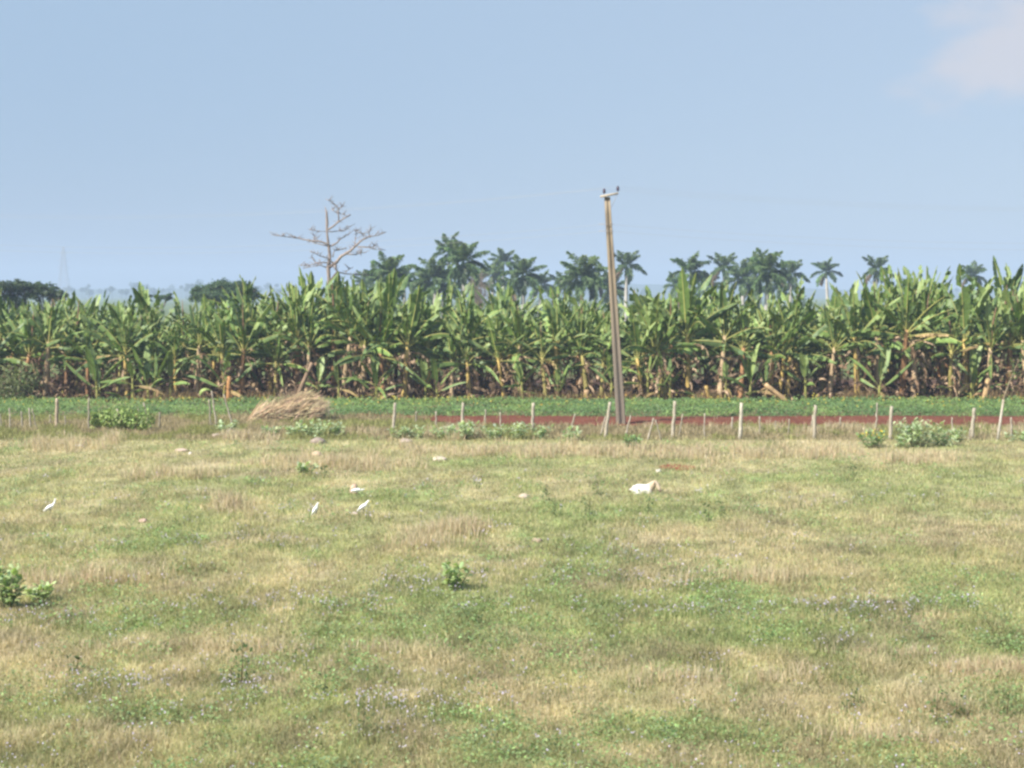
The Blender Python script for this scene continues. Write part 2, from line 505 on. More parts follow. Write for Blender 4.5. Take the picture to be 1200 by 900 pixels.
# lilac wildflowers
mb = MB()
x, y = sample_field(70000, 560)
px, py = to_px(x, y)
pf = patches(px + (fbm(x * .8, y * .4, 151) - .5) * 140, py, FLOW) * .26 + .02
pf *= np.clip(fbm(x * 1.4, y * .7, 161) * 3.2 - 1.0, .03, 1.6)
k = rng.random(len(x)) < pf
x, y = x[k], y[k]
m = 4; idx = np.repeat(np.arange(len(x)), m)
fx = x[idx] + rng.normal(0, .06, len(idx)); fy = y[idx] + rng.normal(0, .06, len(idx)); n = len(idx)
fz = relief(fx, fy) + rng.uniform(.14, .27, n)
s = (.0065 + .00018 * fy) * rng.uniform(.7, 1.35, n)
ang = np.arange(6) * math.pi / 3
tx, ty = rng.normal(0, .35, n), rng.normal(-.25, .3, n)
V = []
for a in ang:
    ox, oy = np.cos(a) * s, np.sin(a) * s
    V.append(np.stack([fx + ox, fy + oy, fz - ox * tx - oy * ty], 1))
V = np.stack(V, 1).reshape(-1, 3)
cc = np.array([.47, .42, .50])[None] * np.exp(rng.normal(0, .12, (n, 1)))
mb.add(V, np.arange(n * 6).reshape(n, 6), np.repeat(cc, 6, axis=0))
P = np.stack([fx, fy, relief(fx, fy)], 1)
st = mb.n
w = .004 + .0001 * fy
Vs = np.stack([P + np.stack([-w, 0 * w, 0 * w], 1), P + np.stack([w, 0 * w, 0 * w], 1), np.stack([fx, fy, fz - .002], 1)], 1).reshape(-1, 3)
mb.add(Vs, np.arange(n * 3).reshape(n, 3), (.14, .18, .06))
tag(mb.build('wildflowers', M_flower), 'tiny pale lilac wildflowers scattered through the grass', 'wildflowers', kind='stuff')

# ------------------------------------------------------------------ crop between the red soil and the bananas
mb = MB()
n = 95000
x = rng.uniform(-33, 36, n); y = rng.uniform(74.8, 84.6, n)
left = x < -7
row = .5 + .5 * np.sin(y * 2 * math.pi / .9 + fbm(x * .4, y * .1, 171) * 2)
top = (.25 + .26 * fbm(x * .9, y * .9, 173)) * (.7 + .3 * row)
front = np.clip((y - 74.8) / .5, .35, 1)
k = rng.random(n) < np.where(y < 76.5, 1.0, .75) * np.clip(fbm(x * .35, y * .5, 175) * 3 - .45, .15, 1)
x, y, top = x[k], y[k], (top * front)[k]
z = top * np.sqrt(rng.random(len(x)))
bc = np.where((fbm(x * .5, y * .8, 177) > .47)[:, None], np.array([.165, .245, .075])[None], np.array([.115, .19, .068])[None])
bc = bc * np.exp(rng.normal(0, .25, (len(x), 1)))
leaf_quads(mb, np.stack([x, y, z], 1), np.tile(np.array([[-.1, -.35, 1.0]]), (len(x), 1)), .11, .8, bc)
tag(mb.build('bean_crop', M_leaf), 'low dense green crop growing in front of the banana plants', 'crop', kind='stuff')
mb = MB()
n = 1500
x = rng.uniform(-33, 36, n); y = 75.5 + 9 * rng.random(n) ** .6
k = rng.random(n) < np.clip(fbm(x * .5, y * .3, 179) * 3 - 1, .05, 1); x, y = x[k], y[k]; n = len(x)
leaf_quads(mb, np.stack([x, y, rng.uniform(.36, .52, n)], 1), np.tile(np.array([[0, -.7, .7]]), (n, 1)), .085, .9, vary((.42, .35, .07), n, .15))
tag(mb.build('crop_flowers', M_flower), 'small yellow flowers dotted over the green crop', 'flowers', kind='stuff')

# ------------------------------------------------------------------ banana plants
def banana_leaf(mb, base, az, el0, L, W, droop, fold, tat, col, rib, roll=0.0, n=13, petiole=.12, rr=.022):
    base = np.asarray(base, float)
    s_ = np.linspace(0, 1, n + 1)
    azs = az + roll * .25 * s_
    el = el0 - droop * s_ ** 1.6
    d = np.stack([np.cos(azs) * np.cos(el), np.sin(azs) * np.cos(el), np.sin(el)], 1)
    pts = base + np.concatenate([[[0, 0, 0]], np.cumsum((d[:-1] + d[1:]) * .5 * (L / n), axis=0)])
    tube(mb, pts, np.linspace(rr, rr * .25, n + 1), rib, 4, cap=False)
    side = np.stack([-np.sin(azs), np.cos(azs), 0 * azs], 1)
    nr = np.cross(d, side); nr = nr / np.linalg.norm(nr, axis=1, keepdims=True)
    cr, sr = math.cos(roll), math.sin(roll)
    side, nr = side * cr + nr * sr, nr * cr - side * sr
    def wid(t):
        u = np.clip((t - petiole) / (1 - petiole), 0, 1)
        return W * .5 * np.sin(math.pi * u ** .85) ** .55
    for sg in (1, -1):
        ragged = 0.0
        for i in range(n):
            t0, t1 = s_[i], s_[i + 1]
            if t1 <= petiole: continue
            if rng.random() < tat * .17: continue
            w0, w1 = wid(max(t0, petiole)), wid(t1)
            if rng.random() < .5: ragged = rng.normal(0, tat)
            f = fold + ragged
            f2 = f - .25 - abs(ragged) * .4 - rng.random() * tat * .9
            def off(k, w, ff):
                return side[k] * sg * w * math.cos(ff) + nr[k] * w * math.sin(ff)
            sw = d[i] * W * .12
            p0, p1 = pts[i], pts[i + 1]
            if t0 < petiole: p0 = p0 + (p1 - p0) * (petiole - t0) / (t1 - t0)
            g = tat * rng.uniform(0, .22)
            m0, m1 = p0 + off(i, w0 * .55, f) + sw * .5, p1 + off(i + 1, w1 * .55, f) + sw * .5
            e0 = m0 + off(i, w0 * .45, f2) + sw * .6; e1 = m1 + off(i + 1, w1 * .45, f2) + sw * .6
            e0, e1 = e0 + (e1 - e0) * g, e1 + (e0 - e1) * g
            V = [p0, p1, m1, m0, e1, e0]
            c = np.asarray(col) * math.exp(rng.normal(0, .10))
            fs = [(0, 3, 2, 1), (3, 5, 4, 2)] if sg > 0 else [(0, 1, 2, 3), (3, 2, 4, 5)]
            mb.add(V, fs, c)

STEMS = [((.38, .27, .085), 'yellowish stem'), ((.29, .155, .07), 'reddish brown stem'), ((.36, .26, .15), 'pale brown stem'), ((.26, .22, .07), 'olive stem')]
def make_banana(name, k, stem_h, nleaf, Lf, tat, dead, stem_col, young=False):
    root = bpy.data.objects.new(name, None); COL.objects.link(root)
    bend = rng.normal(0, .12, 2) * (0.4 if young else 1)
    top = np.array([bend[0], bend[1], stem_h])
    path = bez((0, 0, -.05), (bend[0] * .2, bend[1] * .2, stem_h * .5), top, 7)
    r0 = .15 if not young else .07
    mb = MB()
    sc = np.asarray(stem_col)
    cols = np.array([sc * (1 + .35 * rng.normal(0, .6)) for _ in range(7)]).clip(.03, .6)
    tube(mb, path, np.linspace(r0 * 1.15, r0 * .62, 7), cols, 8)
    mb.build('pseudostem', M_stem, root, smooth=True)
    mb = MB(); a0 = rng.uniform(0, 6.28)
    for q in range(nleaf):
        u = q / max(nleaf - 1, 1)                       # 0 youngest .. 1 oldest
        az = a0 + q * 2.4 + rng.normal(0, .25)
        el = R(87 - 80 * u ** 1.2 + rng.normal(0, 6))
        L = Lf * rng.uniform(.8, 1.1) * (1 + .12 * u)
        dr = R(6 + 46 * u ** .8 + rng.normal(0, 12))
        g = rng.random()
        col = np.array([.112, .175, .038]) * math.exp(rng.normal(0, .2))
        if g < .42 and u < .6: col = np.array([.18, .245, .07])
        if g > .82: col = np.array([.095, .15, .045])
        if u > .85 and rng.random() < .2: col = np.array([.26, .19, .07])
        rib = np.array([.37, .36, .11]) * math.exp(rng.normal(0, .15))
        b = top + np.array([math.cos(az), math.sin(az), 0]) * r0 * .4 - np.array([0, 0, .35 * u])
        banana_leaf(mb, b, az, el, L, (.42 + .20 * rng.random()) * Lf / 2.6, dr, R(rng.uniform(15, 50) * max(0, 1 - u * 1.6) - rng.uniform(45, 80) * min(1, u * 1.5)), tat * rng.uniform(.5, 1.4), col, rib, rng.normal(0, .35), rr=.034 if not young else .014)
    if not young and rng.random() < .8:                 # the rolled new leaf
        tube(mb, bez(top, top + np.array([0, 0, Lf * .4]), top + np.array([rng.normal(0, .2), rng.normal(0, .2), Lf * .85]), 5), [.05, .06, .05, .035, .01], (.22, .29, .08) if rng.random() < .7 else (.26, .15, .09), 5)
    mb.build('crown', M_banana, root)
    if dead:
        mb = MB()
        for q in range(dead):
            az = rng.uniform(0, 6.28)
            zz = stem_h * rng.uniform(.2, 1.0)
            b = path[int(zz / stem_h * 5.99)] + np.array([math.cos(az) * r0, math.sin(az) * r0, 0])
            g = rng.random()
            col = np.array([.23, .15, .09]) if g < .5 else (np.array([.46, .33, .21]) if g < .88 else np.array([.11, .07, .045]))
            banana_leaf(mb, b, az, R(rng.uniform(-55, 25)), min(rng.uniform(.5, 1.5), zz + .25), rng.uniform(.16, .36), R(rng.uniform(55, 110)), R(-50), 1.0, col, col * 1.1, rng.normal(0, .5), n=8, petiole=.05, rr=.015)
        mb.build('dead_leaves', M_dry, root)
    return root

protos = []
for k in range(12):
    sc, sn = STEMS[k % 4]
    b = make_banana('banana_plant', k, rng.uniform(2.55, 3.25), int(rng.integers(11, 16)), rng.uniform(2.35, 3.05), rng.uniform(.6, 1.15), int(rng.integers(12, 22)), sc)
    protos.append((b, sn))
GB = 'banana plants of the plantation'
used = set()
def put_banana(k, x, y, rz, s, label):
    b, sn = protos[k]
    o = b if k not in used else copy_thing(b)
    used.add(k)
    o.location = (x, y, 0); o.rotation_euler = (rng.normal(0, .075), rng.normal(0, .075), rz); o.scale = (s * .97, s * .97, min(s, 1.24))
    return tag(o, label, 'banana plant', GB)
ORD = 'zero first second third fourth fifth sixth seventh eighth ninth tenth eleventh twelfth thirteenth fourteenth fifteenth sixteenth seventeenth eighteenth nineteenth twentieth twenty-first twenty-second twenty-third twenty-fourth twenty-fifth twenty-sixth twenty-seventh twenty-eighth twenty-ninth thirtieth thirty-first thirty-second thirty-third thirty-fourth thirty-fifth thirty-sixth thirty-seventh thirty-eighth'.split()
POLE_X = at(733, 470, 86).x
def tall_at(px):
    """how tall the stand is along its length"""
    t = 1.0
    t += .22 * math.exp(-((px - 1100) / 80) ** 2) + .11 * math.exp(-((px - 345) / 75) ** 2) + .07 * math.exp(-((px - 790) / 60) ** 2)
    t -= .09 * math.exp(-((px - 10) / 70) ** 2) + .05 * math.exp(-((px - 150) / 60) ** 2) + .11 * math.exp(-((px - 245) / 45) ** 2) + .05 * math.exp(-((px - 640) / 60) ** 2) + .04 * math.exp(-((px - 960) / 40) ** 2)
    return t
fx = np.arange(-30, 31, 1.16)
front = []
for xx in fx:
    front.append((xx + rng.normal(0, .34), 86.3 + rng.normal(0, .45)))
lefts = sorted([p for p in front if p[0] < POLE_X], key=lambda p: -p[0]); rights = sorted([p for p in front if p[0] >= POLE_X])
for side, lst in (('left', lefts), ('right', rights)):
    for q, (xx, yy) in enumerate(lst):
        k = int(rng.integers(0, 12))
        px = to_px(np.array([xx]), np.array([yy]))[0][0]
        put_banana(k, xx, yy, rng.uniform(0, 6.28), tall_at(px) * rng.uniform(.74, 1.08),
                   f'{ORD[q + 1]} front row banana plant {side} of the leaning concrete pole, with {protos[k][1]}')
for r_ in range(1, 6):
    for xx in np.arange(-31.0 - r_ * .4, 32 + r_ * .5, 1.62 if r_ < 5 else 1.9):
        x2, y2 = xx + rng.normal(0, .3) + .8 * (r_ % 2), 86.2 + r_ * 1.75 + rng.normal(0, .3)
        px = to_px(np.array([x2]), np.array([y2]))[0][0]
        put_banana(int(rng.integers(0, 12)), x2, y2, rng.uniform(0, 6.28), tall_at(px) * rng.uniform(.78, 1.15),
                   'banana plant crowded behind the front row, showing mostly its upper leaves')
# young suckers at the feet of the front row
suck = [make_banana('banana_sucker', 20 + k, rng.uniform(.7, 1.2), 6, rng.uniform(1.3, 1.8), .12, 0, (.22, .22, .06), True) for k in range(3)]
sl = sorted(np.concatenate([rng.uniform(-28, 28, 25), [at(608, 470, 85.6).x, at(850, 470, 85.6).x, at(878, 470, 85.6).x]]))
for q, xx in enumerate(sl):
    k = q % 3
    o = suck[k] if q < 3 else copy_thing(suck[k])
    o.location = (xx, 85.5 + rng.normal(0, .2), 0); o.rotation_euler = (0, 0, rng.uniform(0, 6.28)); s = rng.uniform(.75, 1.2); o.scale = (s, s, s)
    tag(o, f'young bright green banana sucker, {ORD[q + 1]} from the left edge along the front row', 'banana sucker', 'banana suckers at the foot of the front row')
# fallen litter between the stems
mb = MB()
for q in range(1500):
    x, y = rng.uniform(-32, 33), rng.uniform(85.2, 93)
    g = rng.random()
    col = np.array([.20, .13, .08]) if g < .5 else (np.array([.46, .33, .21]) if g < .85 else np.array([.10, .065, .045]))
    banana_leaf(mb, (x, y, rng.uniform(.05, 1.3) * rng.random()), rng.uniform(0, 6.28), R(rng.uniform(-10, 75)), rng.uniform(.5, 1.4), rng.uniform(.14, .34), R(rng.uniform(40, 130)), R(-30), .8, col, col, rng.normal(0, .6), n=6, petiole=.03, rr=.012)
tag(mb.build('leaf_litter', M_dry), 'brown dead banana leaves heaped between the stems', 'leaf litter', kind='stuff')
# dry weeds at the foot of the stand
mb = MB(); n = 9000
x = rng.uniform(-32, 34, n); y = rng.uniform(84.2, 86, n); f = fbm(x * .4, y * 0, 191)
k = rng.random(n) < np.clip(f * 3 - 1, .08, 1); x, y, f = x[k], y[k], f[k]; n = len(x)
add_blades(mb, np.stack([x, y, 0 * x], 1), (.3 + .7 * f) * rng.uniform(.5, 1.2, n), rng.uniform(.02, .045, n), rng.uniform(.1, .7, n), vary((.24, .17, .09), n, .25))
tag(mb.build('foot_weeds', M_grass), 'brown dry weeds along the foot of the banana stand', 'weeds', kind='stuff')

# cut stems
def cut_stem(px, py, top, w, label, col=(.46, .31, .16), name='banana_stump', cat='stump', Y=None):
    p = ground(px, py) if Y is None else Vector((at(px, py, Y).x, Y, 0))
    t = at(top[0], top[1], p.y)
    root = thing(name, (p.x, p.y, 0), label, cat)
    L_ = np.array([t.x - p.x, -.15, max(t.z, .25)])
    mb = MB(); tube(mb, bez((0, 0, -.04), L_ * .5, L_, 5), np.linspace(w, w * .85, 5), np.array([np.asarray(col) * (1 + rng.normal(0, .1)) for _ in range(5)]), 9, jitter=.06)
    mb.build('stem', M_stem, root, smooth=False)
    mb = MB()
    for q in range(5):
        a = rng.uniform(0, 6.28); b = L_ * rng.uniform(.2, .95)
        banana_leaf(mb, b + np.array([math.cos(a), math.sin(a), 0]) * w, a, R(rng.uniform(-50, 10)), rng.uniform(.3, .6), .14, R(70), R(-40), .5, np.asarray(col) * .8, np.asarray(col) * .8, 0, n=5, petiole=.02, rr=.012)
    mb.build('dry_sheath', M_dry, root)
cut_stem(187, 470, (186, 453), .13, 'short pale cut banana stump standing near the third left post', Y=85.2)
cut_stem(925, 471, (896, 450), .13, 'pale cut banana stem leaning over at the front of the stand', name='leaning_stem', cat='cut stem', Y=84.9)
cut_stem(1153, 470, (1158, 440), .16, 'pale dry split banana trunk at the far right of the stand', Y=85.3)
cut_stem(268, 471, (269, 441), .13, 'orange brown cut banana stump left of the straw heap', col=(.42, .22, .09), Y=85.2)
cut_stem(832, 470, (827, 452), .11, 'yellowish short banana stump under the young sucker', col=(.40, .27, .09), Y=85.2)
cut_stem(345, 468, (366, 425), .12, 'long brown dead banana stem slanting above the straw heap', col=(.24, .16, .10), name='leaning_stem', cat='cut stem', Y=85.0)
cut_stem(688, 470, (687, 457), .17, 'dry tan stump with shaggy sheaths left of the pole', col=(.40, .26, .14), Y=85.2)

# ------------------------------------------------------------------ fence posts
MAIN, THIN = 'whitish wooden fence posts', 'thin stakes along the fence'
def post(base, top, r, label, group, col=(.46, .41, .33), cat='fence post', name='fence_post'):
    p = gpoint(*base); t = at(top[0], top[1], p.y + rng.normal(0, .05))
    d = np.array([t.x - p.x, t.y - p.y, t.z - p.z]); h = np.linalg.norm(d)
    mb = MB(); n = 8
    pts = [d * q / (n - 1) + np.array([rng.normal(0, .010), rng.normal(0, .010), 0]) * (0 < q < n - 1) for q in range(n)]
    pts[0] = d * -.08
    cs = np.array([np.asarray(col) * math.exp(rng.normal(0, .08)) for _ in range(n)])
    r *= .85
    tube(mb, pts, r * np.linspace(1.08, .9, n), cs, 9, jitter=.08)
    V = mb.V[-1]                                        # a slanting saw cut at the top
    V = V.copy(); V[-9:, 2] += (V[-9:, 0] - V[-9:, 0].mean()) * rng.uniform(-.5, .5); mb.V[-1] = V
    o = mb.build(name, M_wood, loc=(p.x, p.y, p.z))
    return tag(o, label, cat, group)
W_ = (.34, .30, .225)
post((66, 502), (67, 467), .085, 'stout pale upright fence post, the only thick one near the left edge', MAIN, (.34, .27, .19))
post((461, 505), (463, 472), .075, 'pale upright fence post right of the straw heap, fourth left of the pole', MAIN, W_)
post((541, 505), (543, 472), .075, 'pale upright fence post third left of the concrete pole', MAIN, W_)
post((624, 508), (625, 472), .08, 'pale upright fence post second left of the concrete pole', MAIN, W_)
post((709, 513), (715, 471), .08, 'pale leaning fence post with a side brace just left of the concrete pole', MAIN, W_)
post((788, 514), (791, 470), .08, 'pale upright fence post first right of the concrete pole', MAIN, W_)
post((867, 515), (869, 472), .082, 'clean white upright fence post second right of the concrete pole', MAIN, (.40, .365, .285))
post((954, 515), (956, 475), .08, 'pale fence post third right of the pole with a darker stake behind', MAIN, W_)
post((1043, 516), (1045, 476), .08, 'pale upright fence post just left of the largest milkweed shrub', MAIN, W_)
post((1139, 515), (1142, 478), .085, 'pale fence post with a short stub at its foot near the right edge', MAIN, W_)
G2 = (.33, .29, .22); G3 = (.27, .24, .175)
thin = [((2, 503), (0, 485), 'short grey stake at the very left edge of the fence'),
        ((12, 504), (11, 478), 'grey stake second from the left edge of the fence'),
        ((26, 502), (25, 482), 'low grey stake between the left edge and the stout pale post'),
        ((36, 503), (34, 478), 'grey stake of the leaning pair left of the stout pale post'),
        ((43, 503), (38, 479), 'slanting stake of the pair left of the stout pale post'),
        ((58, 500), (59, 486), 'very short stake right beside the stout left post'),
        ((77, 502), (76, 488), 'small stake just right of the stout left post'),
        ((104, 506), (104, 466), 'tall thin stake at the left end of the green vine bush'),
        ((147, 506), (137, 479), 'crooked slanting stake in front of the green vine bush'),
        ((163, 504), (162, 479), 'straight grey stake in the middle of the green vine bush'),
        ((178, 503), (168, 472), 'curved pale stake at the right end of the green vine bush'),
        ((187, 503), (187, 483), 'short grey stake right of the green vine bush'),
        ((247, 502), (245, 468), 'grey stake left of the one with a curling banana leaf on top'),
        ((254, 500), (248, 458), 'thin grey stake with a drooping green leaf at its top'),
        ((273, 500), (262, 462), 'long slanting stake left of the straw heap'),
        ((353, 503), (352, 492), 'small stub post in the milkweed below the straw heap'),
        ((358, 490), (357, 470), 'faint thin stake against the straw heap'),
        ((386, 488), (385, 470), 'faint thin stake right of the straw heap'),
        ((487, 497), (488, 482), 'faint stake between fourth and third pale posts left of the pole'),
        ((511, 503), (511, 482), 'grey stake just left of the third post left of the pole'),
        ((568, 499), (569, 480), 'slim stake right of the third post left of the pole'),
        ((587, 506), (586, 483), 'grey stake midway between third and second posts left of the pole'),
        ((667, 509), (674, 485), 'short pale stake leaning right, between two posts left of the pole'),
        ((703, 512), (710, 488), 'short brace propped against the leaning post left of the pole'),
        ((733, 512), (739, 487), 'thin grey stake leaning against the foot of the concrete pole'),
        ((759, 516), (766, 490), 'left leg of the crossed pair of stakes right of the pole'),
        ((775, 516), (768, 492), 'right leg of the crossed pair of stakes right of the pole'),
        ((795, 514), (800, 485), 'slim stake leaning right beside the first post right of the pole'),
        ((825, 513), (826, 484), 'grey stake midway between first and second posts right of the pole'),
        ((858, 507), (858, 489), 'faint short stake left of the clean white post'),
        ((890, 510), (890, 488), 'thin stake right of the clean white post'),
        ((908, 506), (909, 493), 'very short stake against the red soil right of the white post'),
        ((924, 510), (925, 491), 'pale short stake left of the third post right of the pole'),
        ((950, 508), (953, 486), 'dark slim stake touching the third post right of the pole'),
        ((985, 502), (985, 489), 'faint stake right of the third post right of the pole'),
        ((1026, 505), (1028, 472), 'tall faint stake left of the post by the milkweed shrub'),
        ((1116, 508), (1116, 489), 'faint short stake between the last two pale posts'),
        ((1136, 515), (1137, 502), 'short pale stub at the foot of the last pale post'),
        ((1185, 513), (1185, 489), 'short grey stake at the far right edge of the fence')]
for b, t, l in thin:
    post(b, t, rng.uniform(.034, .048), l, THIN, G2 if rng.random() < .6 else G3, 'stake', 'fence_stake')
# sapling at right whose whitewashed foot stands in the fence line
p = gpoint(1169, 517); root = thing('sapling', p, 'thin leaning sapling with a pale foot standing in the fence near the right edge', 'sapling')
t1 = np.array(at(1176, 468, p.y) - p); t2 = np.array(at(1183, 445, p.y + .3) - p); t3 = np.array(at(1195, 420, p.y + .4) - p)
mb = MB(); tube(mb, [(0, 0, -.05), t1 * .5, t1], [.06, .05, .042], np.array([(.46, .42, .35)] * 2 + [(.3, .25, .18)]), 7); tube(mb, bez(t1, t2, t3, 6), np.linspace(.042, .015, 6), (.20, .16, .10), 6)
mb.build('trunk', M_wood, root)
mb = MB(); m = 160; tt = rng.random((m, 1)); P = t2 * (1 - tt) + t3 * 1.15 * tt + rng.normal(0, .28, (m, 3))
leaf_quads(mb, P, np.tile(np.array([[0, -.4, 1.]]), (m, 1)), .12, .5, vary((.13, .17, .05), m, .25), droop=.6)
mb.build('crown', M_leaf, root)
# banana leaf hung over the stake at left
p = gpoint(254, 500); t = at(248, 458, p.y); mb = MB()
banana_leaf(mb, (0, 0, 0), R(180), R(35), .75, .34, R(150), R(-30), .2, (.22, .29, .07), (.3, .33, .1), 0, n=9, petiole=.02, rr=.012)
tag(mb.build('curled_leaf', M_banana, loc=t), 'yellow green banana leaf curled over a thin stake at left', 'leaf')

# ------------------------------------------------------------------ utility pole
def utility_pole():
    b = ground(728, 498); tp = at(711.5, 231, b.y)
    root = thing('utility_pole', (b.x, b.y, 0), 'tall leaning concrete utility pole with two dark insulators behind the fence', 'utility pole')
    top = np.array([tp.x - b.x, 0, tp.z]); hh = tp.z
    def prof(w, dpt):                                   # I-like profile with a recessed web on the face
        x0, x1, y0 = w / 2, w / 2 * .55, dpt / 2
        return [(-x0, -y0), (-x1 * .2, -y0), (-x1 * .1, -y0 + .022), (x0 * .62, -y0 + .022), (x0 * .70, -y0), (x0, -y0), (x0, y0), (-x0, y0)]
    mb = MB(); V = []; n = 14
    for q in range(n):
        t = q / (n - 1); c = top * t; c[2] = hh * t - (.2 if q == 0 else 0)
        for (u, v) in prof(.40 - .165 * t, .33 - .13 * t):
            V.append(c + np.array([u, v, 0]))
    k = 8; F_ = [(i * k + j, i * k + (j + 1) % k, (i + 1) * k + (j + 1) % k, (i + 1) * k + j) for i in range(n - 1) for j in range(k)]
    F_.append(tuple(range((n - 1) * k, n * k)))
    mb.add(V, F_, (.3, .27, .2)); sh = mb.build('shaft', M_concrete, root)
    axis_ = unit(top); a0 = np.array(at(703.5, 230.5, b.y - .15) - b); a1 = np.array(at(724.5, 226.5, b.y - .15) - b)
    mb = MB(); s = unit(a1 - a0); u = np.cross(s, [0, -1, 0]); V = []
    for p_ in (a0, a1):
        for (e, f) in ((-.05, -.045), (.05, -.045), (.05, .045), (-.05, .045)):
            V.append(p_ + np.array([0, 1, 0]) * e + u * f * -1)
    mb.add(V, [(0, 1, 2, 3), (7, 6, 5, 4), (0, 4, 5, 1), (1, 5, 6, 2), (2, 6, 7, 3), (3, 7, 4, 0)], (.42, .36, .28))
    arm = mb.build('crossarm', M_wood, root)
    pins = []
    for (px, py) in ((708, 229.5), (724, 226.6)):
        p_ = np.array(at(px, py, b.y - .15) - b) + np.array([0, 0, .05]); mb = MB()
        prof_ = [(0, .014), (.06, .014), (.062, .055), (.10, .06), (.115, .045), (.12, .07), (.16, .066), (.175, .045), (.18, .055), (.22, .045), (.25, .03), (.262, .008)]
        tube(mb, [p_ + np.array([0, 0, z]) for z, _ in prof_], [r for _, r in prof_], (.055, .03, .05), 12)
        mb.build('insulator', M_porcelain, arm, smooth=True); pins.append(p_ + np.array([0, 0, .23]))
    mb = MB(); q0, q1 = np.array(at(723, 229, b.y - .16) - b), np.array(at(716.5, 243, b.y - .16) - b)
    tube(mb, [q0, q1], .012, (.25, .25, .26), 5); mb.build('brace', M_metal, root)
    mb = MB(); pins2 = []
    for py in (262.5, 270.5):
        e0, e1 = np.array(at(702, py, b.y - .17) - b), np.array(at(719, py + .4, b.y - .17) - b)
        tube(mb, [e0, e1], .011, (.3, .27, .25), 5); pins2.append((e0 + e1) / 2)
    mb.build('bracket', M_metal, root)
    for q, (a, l) in enumerate(((pins[0], 'thin upper overhead wire on the left insulator of the pole'), (pins[1], 'thin upper overhead wire on the right insulator of the pole'),
                 (pins2[0], 'thin lower overhead wire tied to the upper bracket of the pole'), (pins2[1], 'lowest thin overhead wire tied to the bottom bracket of the pole'))):
        a = a + np.array(b); mb = MB()
        lf = a + np.array([-38, 22, .1]); rt = a + np.array([38, -6 + 16, .1])
        sag = np.array([0, 0, -1.4])
        tube(mb, bez(lf, (lf + a) / 2 + sag, a, 16), .0038, (.35, .34, .33), 4, cap=False)
        tube(mb, bez(a, (rt + a) / 2 + sag, rt, 16), .0038, (.35, .34, .33), 4, cap=False)
        tag(mb.build('power_line', M_metal), l, 'power line', 'power lines on the pole')
utility_pole()

# ------------------------------------------------------------------ milkweed shrubs with big pale leaves, and other bushes
def milkweed(base, w, h, label, ns=8, dens=1.0, col=(.20, .285, .105), lf=.21, group='pale milkweed shrubs'):
    p = gpoint(*base)
    root = thing('milkweed_shrub', p, label, 'shrub', group)
    ms, ml = MB(), MB()
    for q in range(ns):
        a = rng.uniform(0, 6.28); r = w * .5 * math.sqrt(rng.random())
        tip = np.array([math.cos(a) * r, math.sin(a) * r * .8, h * rng.uniform(.55, 1.0)])
        pth = bez((tip[0] * .25, tip[1] * .25, -.03), (tip[0] * .7, tip[1] * .7, tip[2] * .5), tip, 6)
        tube(ms, pth, np.linspace(.016, .007, 6), (.25, .25, .14), 5)
        m = int(11 * dens); 
        for k in range(m):
            t = .25 + .75 * k / (m - 1); i0 = t * 5; i = min(int(i0), 4); b = pth[i] + (pth[i + 1] - pth[i]) * (i0 - i)
            az = k * 1.57 + rng.normal(0, .3) + q
            el = R(0 + 40 * t + rng.normal(0, 14)); L = lf * rng.uniform(.7, 1.2)
            d = np.array([math.cos(az) * math.cos(el), math.sin(az) * math.cos(el), math.sin(el)])
            s = np.array([-math.sin(az), math.cos(az), 0]); nn = np.cross(d, s)
            wv = L * .5
            mid = b + d * L * .5; tip_ = b + d * L - np.array([0, 0, L * .15])
            V = [b, mid + s * wv * .5 + nn * -.02, tip_, mid - s * wv * .5 + nn * -.02, mid - nn * -.012, b + d * L * .22 + s * wv * .36, b + d * L * .22 - s * wv * .36, b + d * L * .8 + s * wv * .36 - np.array([0, 0, L * .06]), b + d * L * .8 - s * wv * .36 - np.array([0, 0, L * .06])]
            F_ = [(0, 5, 4), (5, 1, 4), (1, 7, 4), (7, 2, 4), (2, 8, 4), (8, 3, 4), (3, 6, 4), (6, 0, 4)]
            ml.add(V, F_, np.asarray(col) * math.exp(rng.normal(0, .18)) * np.array([1 + rng.normal(0, .05), 1, 1 + rng.normal(0, .1)]))
    ms.build('stems', M_bark, root); ml.build('foliage', M_leaf, root)
    return root
